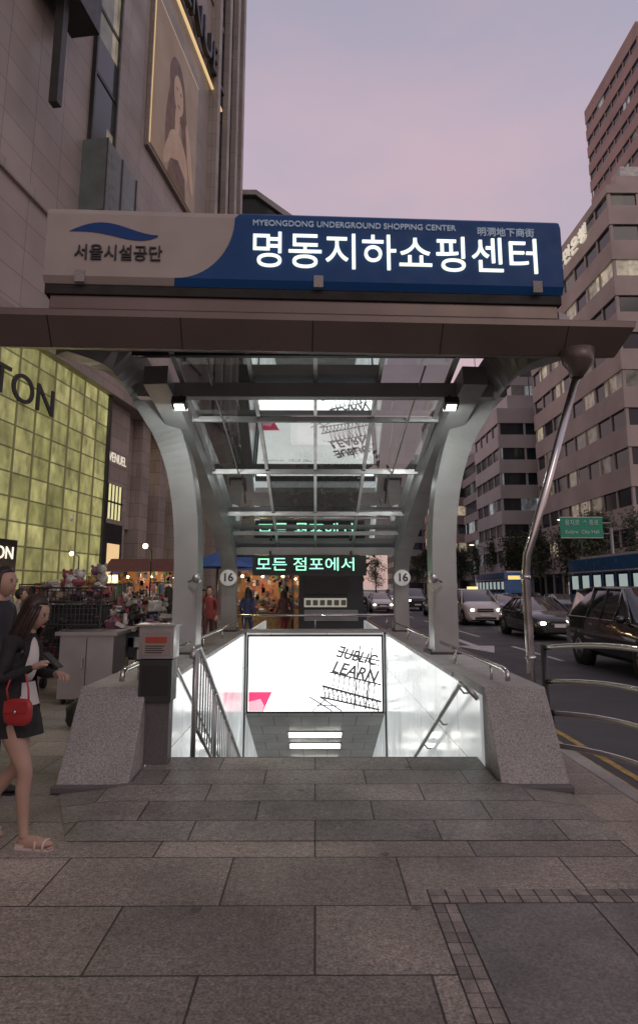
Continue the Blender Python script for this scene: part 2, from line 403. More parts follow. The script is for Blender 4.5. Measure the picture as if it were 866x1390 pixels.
# ------------------------------------------------------------------ canopy
can = empty('entrance_canopy')
RP = [(7.2,4.45),(9.0,4.08),(10.7,3.62),(12.4,3.1),(14.15,2.5)]
def smooth_path(P, n=4):
    out = []
    for i in range(len(P)-1):
        p0, p1, p2, p3 = [Vector(P[max(0,min(len(P)-1,j))]) for j in (i-1,i,i+1,i+2)]
        for k in range(n):
            t = k/n; out.append(.5*((2*p1)+(-p0+p2)*t+(2*p0-5*p1+4*p2-p3)*t*t+(-p0+3*p1-3*p2+p3)*t**3))
    out.append(Vector(P[-1])); return out
fr = B('steel_frame')
for s_ in (-1, 1):
    P = [(1.83,9.35,.71,.34,.42),(1.83,9.35,1.6,.34,.42),(1.84,9.34,2.3,.34,.42),(1.89,9.3,2.9,.35,.42),(1.98,9.2,3.4,.36,.42),(2.1,9.0,3.82,.38,.42),(2.22,8.6,4.12,.41,.42),(2.34,8.1,4.36,.44,.36),(2.55,7.6,4.52,.48,.3),(2.95,7.1,4.56,.5,.25)]
    c3 = smooth_path([(s_*q[0], q[1], q[2]) for q in P]); wh = smooth_path([(q[3], q[4], 0) for q in P])
    fr.beam(c3, (0, 1, 0), [q.x for q in wh], [q.y for q in wh], steelp)
    G = [(1.98,7.6,4.22,.25),(1.95,8.4,4.08,.3),(1.92,9.2,3.88,.33),(1.90,10.2,3.60,.36),(1.88,11.2,3.28,.38),(1.87,12.2,2.95,.38),(1.86,13.0,2.68,.36),(1.86,13.6,2.42,.34),(1.86,13.95,2.1,.32),(1.86,14.1,1.7,.32),(1.86,14.12,.71,.34)]
    fr.beam(smooth_path([(s_*q[0], q[1], q[2]) for q in G]), (0, .6, 1), .30, [q.x for q in smooth_path([(q[3],0,0) for q in G])], steelp)
    fr.box(s_*1.83-.24, s_*1.83+.24, 9.08, 9.62, .712, .74, steeld)
    for bx in (-.2, .2): fr.cyl((s_*1.83+bx, 9.11, .74), (s_*1.83+bx, 9.11, .765), .018, brushed, 8)
    for zc in (1.95,): fr.box(s_*1.835-.1715, s_*1.835+.1715, 9.1385, 9.56, zc, zc+.008, seam)
    fr.box(s_*1.86-.2, s_*1.86+.2, 13.9, 14.34, .712, .74, steeld)
    fr.tube([(s_*1.35,7.5,4.30),(s_*1.33,9.0,3.98),(s_*1.3,10.7,3.52)], .012, brushed, 6)
fr.box(-2.3, 2.3, 7.95, 8.1, 4.05, 4.24, steelp)
fr.box(-2.2, 2.2, 7.3, 7.38, 4.36, 4.42, steeld)
fr.box(-1.75, 1.75, 14.0, 14.2, 2.34, 2.50, steelp)
fr.box(-1.75, 1.75, 13.2, 13.26, 2.70, 2.78, steelp)
for (yy, zz) in RP[1:4]: fr.box(-1.8, 1.8, yy-.035, yy+.035, zz-.09, zz-.012, brushed)
for xx in (-.82, 0, .82):
    fr.beam([(xx, q[0], q[1]-.03) for q in RP], (0,0,1), .05, .045, brushed)
for xx in (-1.72, 1.72):
    fr.beam([(xx, q[0], q[1]-.03) for q in RP], (0,0,1), .06, .06, brushed)
fr.finish(parent=can)
gm, nt, bs_ = newmat('roof_glass'); nt.nodes.remove(bs_); om = [n for n in nt.nodes if n.type == 'OUTPUT_MATERIAL'][0]
tr = N(nt, 'ShaderNodeBsdfTransparent'); tr.inputs[0].default_value = (.36,.39,.39,1)
gl = N(nt, 'ShaderNodeBsdfGlossy'); gl.inputs['Roughness'].default_value = .025; gl.inputs[0].default_value = (.9,.96,.95,1)
fz = N(nt, 'ShaderNodeFresnel'); fz.inputs[0].default_value = 1.6
mr = N(nt, 'ShaderNodeMapRange'); mr.inputs[1].default_value = 0; mr.inputs[2].default_value = 1; mr.inputs[3].default_value = .15; mr.inputs[4].default_value = 1
nt.links.new(fz.outputs[0], mr.inputs[0])
ms_ = N(nt, 'ShaderNodeMixShader'); nt.links.new(mr.outputs[0], ms_.inputs[0]); nt.links.new(tr.outputs[0], ms_.inputs[1]); nt.links.new(gl.outputs[0], ms_.inputs[2])
dfs = N(nt, 'ShaderNodeBsdfDiffuse'); dfs.inputs[0].default_value = (.35,.35,.33,1)
tcg = N(nt, 'ShaderNodeTexCoord'); dv, _ = varnode(nt, tcg.outputs['Object'], 2.2, .0, .16, 6)
ms2 = N(nt, 'ShaderNodeMixShader'); nt.links.new(dv, ms2.inputs[0]); nt.links.new(ms_.outputs[0], ms2.inputs[1]); nt.links.new(dfs.outputs[0], ms2.inputs[2]); nt.links.new(ms2.outputs[0], om.inputs[0])
gb = B('glass_roof')
for i in range(4):
    (y0, z0), (y1, z1) = RP[i], RP[i+1]
    for x0, x1 in ((-1.7,-.83),(-.81,-.01),(.01,.81),(.83,1.7)):
        gb.poly([(x0,y0+.01,z0),(x1,y0+.01,z0),(x1,y1-.01,z1),(x0,y1-.01,z1)], [(0,1,2,3)], gm)
gb.finish(parent=can)
wg = empty('canopy_wing_parts', (-.03, 6.4, 0), math.radians(2.6)); wg.parent = can
f = B('fascia')
prof = [(-.12,4.36,3.45),(-.12,4.435,3.47),(.1,4.50,3.47),(1.3,4.66,3.3),(1.3,4.52,3.25),(.3,4.16,3.22),(.08,4.09,3.30)]
n = len(prof); vs = [(-q[2], q[0], q[1]) for q in prof]+[(q[2], q[0], q[1]) for q in prof]
f.poly(vs, [tuple(range(n)), tuple(range(2*n-1, n-1, -1))]+[(i, i+n, (i+1) % n+n, (i+1) % n) for i in range(n)], fascia_m)
for xx in (-2.72,-1.37,0,1.37,2.72):
    f.poly([(xx-.006,-.121,4.36),(xx+.006,-.121,4.36),(xx+.006,.077,4.088),(xx-.006,.077,4.088)], [(0,1,2,3)], seam)
f.finish(parent=wg, bevel=.012)
creamm = pmat('sign_cream', (.43,.385,.345), .45, var=.10, spec=.3); bluem = pmat('sign_blue', (.012,.055,.17), .42, var=.12, em=(.01,.045,.14), es=.12, spec=.18)
sg = empty('station_name_sign', (-.06, 6.3, 0), math.radians(2.6))
s = B('sign_case')
pf = [(0.03,4.73),(-.02,4.80),(-.02,5.50),(.0,5.55),(.04,5.585),(.12,5.61),(.34,5.55),(.34,4.75)]
s.prism(pf, lambda u, v, a_: (a_, u, v), -2.76, 2.73, creamm)
s.box(-2.70, 2.68, .06, .5, 4.47, 4.735, fascia_m); s.box(-2.75, 2.72, .03, .5, 4.62, 4.725, seam)
s.finish(parent=sg, bevel=.008)
s = B('blue_panel')
pts = []
for i in range(17):
    t = i/16; pts.append((-1.40+.60*(math.sin(t*math.pi/2)), 4.80+.70*(1-math.cos(t*math.pi/2))))
pts += [(2.728,5.50),(2.728,4.80)]
s.poly([(q[0],-.024,q[1]) for q in pts], [tuple(range(len(pts)))], bluem)
s.poly([(-.80,-.024,5.50),(2.728,-.024,5.50),(2.728,-.004,5.554),(-.76,-.004,5.554)], [(0,1,2,3)], bluem)
s.poly([(-.76,-.004,5.554),(2.728,-.004,5.554),(2.728,.037,5.591),(-.72,.037,5.591)], [(0,1,2,3)], bluem)
s.poly([(-1.41,-.024,4.80),(2.728,-.024,4.80),(2.728,.028,4.728),(-1.42,.028,4.728)], [(0,1,2,3)], bluem)
s.poly([(2.7325,-.024,4.80),(2.7325,-.024,5.50),(2.7325,.34,5.55),(2.7325,.34,4.75)], [(0,1,2,3)], bluem)
for xx in (-2.38, .09, 2.44): s.box(xx-.05, xx+.05, -.035, .0, 4.73, 4.86, granite)
s.finish(parent=sg)
glow = emat('glowing_letter', (.93,1,.84), 1.1); lb = emat('letter_grey', (.26,.31,.37), .45); dk = pmat('letter_dark', (.03,.03,.035), .4); swm = pmat('logo_blue', (.015,.06,.22), .4, spec=.2)
text('sign_korean', '명동지하쇼핑센터', 3.05, (.93,-.035,5.11), glow, sg, height=.40, bold=.0)
text('sign_english', 'MYEONGDONG UNDERGROUND SHOPPING CENTER', 2.18, (.48,-.03,5.445), lb, sg)
text('sign_chinese', '明洞地下商街', .62, (2.12,-.03,5.41), lb, sg)
text('sign_operator', '서울시설공단', .9, (-2.0,-.03,5.05), dk, sg, height=.17, bold=.005)
s = B('logo_swoosh'); pts = []
for i in range(15):
    t = i/14; pts.append((-2.52+.92*t, 5.27+.10*math.sin(t*math.pi*1.35+.25)+.10*t))
for i in range(14, -1, -1):
    t = i/14; th = .13*math.sin(math.pi*min(1, (1-t)*1.0+.02))**.8; pts.append((-2.52+.92*t-.03*(1-t), 5.27+.10*math.sin(t*math.pi*1.35+.25)+.10*t-th-.003))
for i in range(14):
    q = [pts[i], pts[i+1], pts[28-i], pts[29-i]]; s.poly([(u[0],-.028,u[1]) for u in q], [(0,1,2,3)], swm)
s.finish(parent=sg)

for s_ in (-1, 1):
    b = B('spotlight'); x = s_*1.72
    b.tube([(x,7.9,4.05),(x,7.86,3.96)], .02, black, 8); M = Matrix.Translation((x,7.84,3.92)) @ Matrix.Rotation(math.radians(-25), 4, 'X')
    b.box(-.09, .09, -.09, .09, -.05, .05, black, M); b.box(-.06, .06, -.05, .055, -.056, -.051, emat('lamp_face', (1,1,.95), 9), M); b.finish(bevel=.008)
    al = bpy.data.lights.new('spotlight_lamp', 'AREA'); al.energy = 32; al.size = .25; al.color = (.95,1,.97)
    ao = bpy.data.objects.new('spotlight_lamp', al); sc.collection.objects.link(ao); ao.location = (x, 7.85, 3.84); ao.rotation_euler = (math.radians(35), 0, 0)
    ao.parent = can
led = empty('led_message_board', (-.1, 13.9, 2.12)); b = B('led_case'); b.box(-1.25, 1.2, 0, .14, -.23, .2, black); b.box(-1.2, 1.15, -.004, 0, -.19, .16, pmat('led_face', (.006,.012,.01), .3)); b.box(-.9,-.85,.03,.1,.2,.3,steeld); b.box(.85,.9,.03,.1,.2,.3,steeld); b.finish(parent=led)
ledm = emat('led_green', (.35,1,.65), 1.5)
text('led_text', '모든 점포에서', 2.1, (-.1,-.01,-.01), ledm, led, height=.28, bold=.0)
signw = pmat('sign_white', (.8,.8,.78), .5, em=(.8,.8,.78), es=.15)
for s_ in (-1, 1):
    e_ = empty('exit_number_sign', (s_*1.86, 13.82, 1.84)); b = B('disc'); b.cyl((0,.1,0),(0,-.03,0), .17, signw, 28); b.finish(parent=e_)
    text('number', '16', .19, (0,-.036,0), dk, e_, bold=.02)
for s_ in (-1, 1):
    b = B('bollard_floodlight'); x = s_*1.78; b.tube([(x,9.1,1.7),(x-s_*.12,9.0,1.75)], .015, brushed, 6); b.ell((x-s_*.14,8.98,1.75), (.07,.09,.07), brushed, 12); b.finish()

b = B('drainpipe')
b.tube([(2.16,6.62,0),(2.16,6.62,1.0),(2.15,6.6,1.75),(2.17,6.58,1.95),(2.24,6.56,2.15),(2.78,6.5,3.85)], .042, stainless, 14)
b.tube([(2.77,6.5,3.82),(2.79,6.5,3.9),(2.80,6.5,3.98),(2.80,6.5,4.12)], [.06,.10,.16,.18], fascia_m, 18)
b.cyl((2.16,6.62,.9),(2.16,6.62,.94), .055, stainless); b.cyl((2.145,6.6,1.70),(2.148,6.6,1.74), .055, stainless)
b.tube([(2.16,6.62,.6),(2.0,6.62,.6)], .02, stainless, 8)
b.finish()
b = B('guard_fence')
def FP(t): return Vector((2.17+.30*t+.06*t*t, 6.25-1.35*t, 0))
for z0 in (1.05,.74,.46,.18):
    pts = []
    for i in range(26):
        t = i*.12; pz = z0+.09*math.sin(min(1, t/1.5)*math.pi); q = FP(t); pts.append((q.x+.05*math.sin(min(1,t/1.4)*math.pi), q.y, pz))
    b.tube(pts, .024, stainless, 12)
for t in (0, 2.9):
    q = FP(t); b.tube([(q.x,q.y,-.1),(q.x,q.y,1.08)], .03, black, 12); b.box(q.x-.04,q.x+.04,q.y-.06,q.y+.06,-.02,.5,black)
b.finish()

# ------------------------------------------------------------------ left department store
stone = brickmat('store_stone', (.39,.345,.305), (.34,.30,.265), (.15,.13,.115), 1.6, .95, .012, .45, axis='xz', off=.0, speck=.08, ss=60, stain=.24, sts=.25, bump=.3)
stone2 = brickmat('store_stone_lower', (.36,.31,.27), (.30,.26,.225), (.12,.10,.09), .9, .6, .01, .5, axis='xz', speck=.1, ss=60, stain=.2, sts=.5)
dglass = winmat('store_glass', 1.4, 3.4, .10, (1,.8,.5), .25, (.05,.06,.065)); litdoor = emat('warm_interior', (1,.72,.36), .55)
goldm = emat('gold_line', (1,.70,.34), .7)
ym, nt, bb = newmat('lit_shell_panel'); tcn = N(nt, 'ShaderNodeTexCoord')
sp = N(nt, 'ShaderNodeSeparateXYZ'); nt.links.new(tcn.outputs['Object'], sp.inputs[0]); cb = N(nt, 'ShaderNodeCombineXYZ'); nt.links.new(sp.outputs[0], cb.inputs[0]); nt.links.new(sp.outputs[2], cb.inputs[1])
br = N(nt, 'ShaderNodeTexBrick'); br.offset = 0
for k_, v_ in (('Scale',1),('Brick Width',1.0),('Row Height',.72),('Mortar Size',.045),('Mortar Smooth',.8),('Bias',0)): br.inputs[k_].default_value = v_
br.inputs['Color1'].default_value = (.40,.37,.15,1); br.inputs['Color2'].default_value = (.21,.20,.07,1); br.inputs['Mortar'].default_value = (.06,.058,.025,1)
nt.links.new(cb.outputs[0], br.inputs['Vector'])
mpy = N(nt, 'ShaderNodeMapping'); mpy.inputs['Scale'].default_value = (2.2,1,1.1); nt.links.new(tcn.outputs['Object'], mpy.inputs[0])
o1, _ = varnode(nt, mpy.outputs[0], 1.6, .5, 1.45, 6)
o2, _ = varnode(nt, tcn.outputs['Object'], .35, .6, 1.15, 2)
cc = mixmul(nt, mixmul(nt, br.outputs[0], o1), o2); nt.links.new(cc, bb.inputs['Emission Color']); bb.inputs['Emission Strength'].default_value = .9; bb.inputs['Base Color'].default_value = (.10,.10,.05,1)
ANG = math.atan2(.99, .1386)
ds = empty('department_store', (-12, 0, 0), ANG)
b = B('walls')
b.box(-15, 43.5, 0, 25, 9.9, 78, stone)
b.box(-15, 43.5, 1.0, 25, 0, 9.9, dglass)
b.box(-15, 43.5, -.55, .3, 9.25, 9.9, stone2)
for sx in (29.2, 31.4, 33.6, 35.8, 38, 40.2, 42.4): b.box(sx-.45, sx+.45, -.15, 1.05, 0, 9.25, stone2)
b.box(25.0, 27.4, -.12, 1.05, 0, 9.25, stone2)
b.box(27.4, 28.7, .3, 1.05, 4.2, 9.25, stone2)
b.box(28.7, 43, .5, 1.02, 6.0, 6.3, stone2)
for z in (14.2, 40, 58): b.box(-15, 43.5, -.12, .0, z, z+.35, stone)
for sx in (37.3, 39.6, 41.7, 43.3): b.box(sx-.28, sx+.28, -.55, .0, 12, 76, stone)
b.finish(parent=ds)
b = B('glass_strips')
for sx0, sx1, z0 in ((22.6,24.4,16.4),(37.6,39.3,12),(39.9,41.4,12),(42,43,12)):
    b.box(sx0, sx1, -.06, .05, z0, 74, dglass)
    for z in range(int(z0), 74, 3): b.box(sx0, sx1, -.1, -.05, z, z+.18, steeld)
    b.box(sx0-.12, sx0, -.18, .02, z0, 74, steeld); b.box(sx1, sx1+.12, -.18, .02, z0, 74, steeld)
b.box(22.2, 24.9, -1.0, 0, 15.6, 18.6, pmat('green_glass_box', (.14,.18,.17), .15))
for xx in (22.2, 23.5, 24.84): b.box(xx, xx+.06, -1.04, -1.0, 15.6, 18.6, steeld)
b.finish(parent=ds)
b = B('lit_shell_wall')
ribm = pmat('panel_rib', (.12,.11,.06), .5, em=(.12,.11,.05), es=.5)
b.box(9, 25.0, -.3, 1.0, 1.0, 9.2, ym)
for i in range(16): b.box(8.97+i, 9.03+i, -.34, -.3, 1.0, 9.2, ribm)
b.box(9, 25.0, -.36, -.345, .0, 1.0, stone2); b.box(24.9, 25.1, -.4, 1, 0, 9.22, steeld)
b.box(16.8, 19.0, -.7, -.36, 0, 3.0, black)
b.finish(parent=ds)
text('store_letters', 'VUITTON', 6.6, (17.6,-.40,7.6), dk, ds, height=.9, ext=.03)
text('store_letters_door', 'ITTON', 1.6, (18.0,-.72,2.6), emat('lw',(1,.9,.7),1), ds, height=.35)
text('avenue_letters', 'AVENUEL', 1.9, (26.2,-.15,6.9), emat('aw',(.8,.72,.6),.7), ds, height=.38)
text('roof_letters', 'AVENUEL', 11.5, (33.0,-.3,35.4), dk, ds, height=2.0, ext=.15)
b = B('lit_edge'); b.box(27.6, 39, -.25, -.1, 33.6, 33.70, goldm); b.finish(parent=ds)
b = B('door_lights'); b.box(25.6, 26.9, -.14, -.12, 4.4, 5.8, emat('lattice_window', (.75,.7,.35), .8))
for i in range(5): b.box(25.6+i*.31, 25.66+i*.31, -.17, -.14, 4.4, 5.8, steeld)
b.box(25.5, 27.0, -.17, -.12, 5.05, 5.12, steeld); b.box(25.5, 27.0, -.2, -.12, 0, 4.2, black); b.box(25.7,26.8,-.21,-.2,.4,3.4,litdoor)
for sx in (30.3, 32.5, 34.7, 36.9): b.box(sx-.4, sx+.4, .97, .99, .5, 2.8, litdoor); b.box(sx-.35, sx+.35, .97, .99, 6.6, 8.6, litdoor)
b.finish(parent=ds)
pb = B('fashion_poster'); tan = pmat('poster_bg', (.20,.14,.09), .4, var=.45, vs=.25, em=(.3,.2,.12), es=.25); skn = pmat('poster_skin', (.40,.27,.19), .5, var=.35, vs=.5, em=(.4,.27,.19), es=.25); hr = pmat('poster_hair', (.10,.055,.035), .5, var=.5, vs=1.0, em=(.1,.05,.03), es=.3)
glin = emat('poster_edge_light', (1,.75,.4), .35)
pb.box(28.9, 35.6, -.2, -.02, 23.2, 32.0, stone2); pb.box(29.1, 35.4, -.26, -.2, 23.4, 31.8, tan); pb.box(28.98, 35.5, -.24, -.2, 31.82, 31.9, glin); pb.box(28.98, 29.04, -.24, -.2, 23.4, 31.82, glin)
def pell(cx, cz, rx, rz_, m, y, rot=0):
    pb.poly([(cx+rx*math.cos(t*.2618)*math.cos(rot)-rz_*math.sin(t*.2618)*math.sin(rot), y, cz+rz_*math.sin(t*.2618)*math.cos(rot)+rx*math.cos(t*.2618)*math.sin(rot)) for t in range(24)], [tuple(range(24))], m)
pell(32.2,28.9,1.2,1.75,hr,-.265,.1); pell(31.4,26.9,.6,2.6,hr,-.264,-.15); pell(33.3,27.6,.5,2.0,hr,-.264,.2); pell(32.35,28.7,.72,1.08,skn,-.27,.1)
pell(32.6,25.0,1.5,1.5,skn,-.268); pell(32.3,27.2,.36,.9,skn,-.269); pell(34.3,26.2,.38,1.9,skn,-.272,.35); pell(31.3,24.8,.4,1.4,skn,-.271,-.5)
pell(32.1,28.95,.15,.06,hr,-.275,.1); pell(32.65,29.0,.15,.06,hr,-.275,.1); pell(32.42,28.1,.2,.07,pmat('lips',(.3,.10,.08),.5),-.275)
pb.poly([(31.2,-.274,23.4),(33.9,-.274,23.4),(33.7,-.274,24.6),(32.6,-.274,25.0),(31.5,-.274,24.4)], [(0,1,2,3,4)], hr)
po_ = pb.finish(parent=ds); po_.location = (-1.3, 0, -.7)
b = B('banner_bracket'); b.box(18.9,19.2,-.9,-.6,17.4,34,steeld); b.box(19.2,20.6,-1.3,-.2,21.5,25.5,steeld); b.box(18.0,18.9,-1.2,-.3,21.5,30,steeld)
b.box(18.6,20.8,-.6,0,23,23.5,steeld); b.finish(parent=ds)
b = B('security_camera'); b.tube([(-9.2,22.5,4.1),(-8.7,22.4,4.1)], .04, white, 8); b.ell((-8.6,22.4,4.05), .11, white); b.finish()

def block(name, x0, x1, y0, y1, h, wallm_, glass, fh=3.7, band=1.6, mull=2.6, proud=.25):
    b = B(name); b.box(x0, x1, y0, y1, 0, h-.3, glass)
    z = fh*.9
    while z < h-.2:
        zt = min(z+band, h); b.box(x0-proud, x1+proud, y0-proud, y1+proud, z, zt, wallm_); z += fh
    nx = int((x1-x0)/mull); ny = int((y1-y0)/mull); q = proud*.55; t = .14
    for i in range(nx+1):
        xx = x0+(x1-x0)*i/max(1, nx); b.box(xx-t, xx+t, y0-q, y0+.1, 0, h-.1, wallm_)
    for i in range(ny+1):
        yy = y0+(y1-y0)*i/max(1, ny); b.box(x0-q, x0+.1, yy-t, yy+t, 0, h-.1, wallm_); b.box(x1-.1, x1+q, yy-t, yy+t, 0, h-.1, wallm_)
    b.box(x0-proud-.01, x1+proud+.01, y0-proud-.01, y1+proud+.01, h-.9, h+.01, wallm_); b.box(x0+2, x1-2, y0+2, y1-2, h, h+2.6, wallm_)
    b.box(x0+3, x0+5, y0+3, y0+5, h+2.6, h+4.4, steelp); b.tube([(x0+6,y0+4,h+2.6),(x0+6,y0+4,h+7)], .08, steeld, 6)
    return b.finish()
g1m = winmat('office_glass_a', 2.6, 3.85, .30, (1,.82,.58), .45); g2m = winmat('office_glass_b', 2.2, 3.6, .16, (.9,.95,1), .35)
wa = pmat('beige_stone', (.50,.43,.385), .7, var=.18, vs=.25); wb_ = pmat('grey_stone', (.28,.265,.265), .6, var=.18, vs=.15); wc = pmat('pink_stone', (.40,.28,.25), .7, var=.18, vs=.15); wd = pmat('white_stone', (.55,.52,.5), .7, var=.15, vs=.2)
b = B('brown_block'); b.box(-25,-6.6,43.6,49,0,42,stone)
for yy in (44.5,46,47.5): b.box(-6.6,-6.3,yy-.3,yy+.3,8,42.5,stone)
b.finish()
b = B('gabled_glass_block')
b.prism([(-25,0),(-2.2,0),(-2.2,35.5),(-5.6,38.2),(-25,38.2)], lambda u, v, a_: (u, a_, v), 55, 75, dglass)
for z in range(2, 35, 3): b.box(-25,-2.1,54.85,55,z,z+.3,steeld)
for xx in range(-12, -2, 2): b.box(xx-.06,xx+.06,54.8,55,0,35,steeld)
b.beam([(-25,54.9,38.4),(-5.6,54.9,38.4),(-2.0,54.9,35.6)], (0,1,0), .5, .6, steelp)
b.finish()
block('bank_office_building', 30, 62, 59.5, 84, 42.5, wa, g1m, 3.85, 2.1, 2.8)
block('stepped_office_building', 26, 44, 88, 101, 27, wd, g2m, 3.6, 1.9, 3.2)
block('grey_tower', 29.5, 46, 104, 125, 41, wb_, g2m, 3.6, 1.5, 30)
block('pink_office_block', 28.5, 50, 128, 165, 44, wc, g1m, 3.7, 1.8, 3.0)
block('pink_tower', 53.5, 76, 92, 112, 95, wc, g2m, 3.7, 2.2, 2.4)
block('distant_office_block', 26, 60, 180, 230, 36, wb_, g2m, 3.7, 1.8, 4)
block('distant_grey_block', -12, 14, 210, 240, 44, wb_, g1m, 3.8, 1.8, 4)
block('distant_low_block', -14, 5, 90, 120, 20, wb_, g2m, 3.8, 1.8, 4)
text('bank_sign', 'KB국민은행', 11.5, (29.6,70,40.3), emat('bank_white',(.8,.74,.62),.55), None, rz=math.radians(-90), height=1.9, ext=.1)
text('tower_sign', 'SK', 5, (56.5,91.5,89), emat('bank_red2',(.4,.04,.02),.6), None, rz=0, height=3.4, ext=.1)

# ------------------------------------------------------------------ trees
leafm = pmat('foliage', (.065,.085,.04), .7, var=.5, vs=1.3); barkm = pmat('bark', (.07,.055,.045), .9)
def treemesh(H, W, seed, n=2400, conic=False):
    rr = random.Random(seed); b = B('street_tree')
    b.tube([(0,0,0),(.05,.03,H*.3),(.0,-.05,H*.6),(.02,0,H*.9)], [.16,.12,.08,.02], barkm, 8)
    cl_ = []
    for i in range(22):
        a = rr.random()*6.28; z = H*(.3+.65*rr.random()); wz = W*(1.05-z/H*.75) if conic else W*math.sin(max(.25, min(1, (z/H-.22)/.75))*2.6)
        rad = wz*(.35+.6*rr.random()); c = (math.cos(a)*rad, math.sin(a)*rad, z); cl_.append(c)
        b.tube([(0,0,z*.75),(c[0]*.5,c[1]*.5,z*.9),c], [.05,.03,.01], barkm, 5)
    for i in range(n):
        c = rr.choice(cl_); s = W*.24
        q = Vector((c[0]+rr.gauss(0,s), c[1]+rr.gauss(0,s), c[2]+rr.gauss(0,s*.8)))
        d1 = Vector((rr.gauss(0,1),rr.gauss(0,1),rr.gauss(0,1))).normalized(); d2 = d1.orthogonal().normalized(); l = .10+.13*rr.random()
        b.poly([q-d1*l, q+d2*l*.5, q+d1*l, q-d2*l*.5], [(0,1,2,3)], leafm)
    return b
t1 = treemesh(8, 2.4, 1).finish(loc=(27,52,0)); t2 = treemesh(9, 2.2, 2, conic=True).finish(loc=(26.5,60,0))
k_ = 0
for (x, y, sc_, src) in ((27,68,1,t1),(26.5,76,.95,t2),(26.8,84,1.1,t1),(26.3,93,1.0,t2),(26.7,103,1.05,t1),(26,115,1.0,t2),(26,128,1.1,t1),(25.5,145,1.2,t2),(26,165,1.2,t1),(27.2,44,.8,t2),(27.2,37,.85,t1),(.9,36,1.15,t1),(1.2,62,1.2,t2),(1.4,85,1.2,t1),(-1,110,1.3,t2),(14,150,1.1,t1),(10,170,1.2,t2)):
    o = bpy.data.objects.new('street_tree', src.data); sc.collection.objects.link(o); o.location = (x, y, 0); o.scale = (sc_,)*3; o.rotation_euler = (0, 0, k_*1.3); k_ += 1

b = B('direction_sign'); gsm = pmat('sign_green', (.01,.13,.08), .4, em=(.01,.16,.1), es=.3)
b.tube([(19.5,42,0),(19.5,42,5.6)], .1, steelp, 10); b.tube([(19.5,42,5.9),(16,42,5.9)], .06, steelp, 8); b.tube([(19.5,42,5.2),(16,42,5.2)], .05, steelp, 8); b.box(16.1,18.9,41.85,41.9,4.9,6.3,gsm); b.box(16.1,18.9,41.84,41.85,4.9,4.94,white); b.box(16.1,18.9,41.84,41.85,6.26,6.3,white)
ds_o = b.finish()
text('direction_text', '을지로  ↑ 종로', 2.2, (17.5,41.8,5.9), white, ds_o, height=.35); text('direction_text', 'Euljiro  City Hall', 2.2, (17.5,41.8,5.3), white, ds_o, height=.3)
for (x, y) in ((25,95),(25,130),(25,60)):
    b = B('street_lamp'); b.tube([(0,0,0),(0,0,7),(-.4,0,7.8),(-1.6,0,8.1)], [.1,.07,.06,.05], steelp, 8); b.ell((-1.8,0,8.05),(.4,.15,.08),emat('lamp_white',(1,.9,.7),2)); b.finish(loc=(x,y,0))

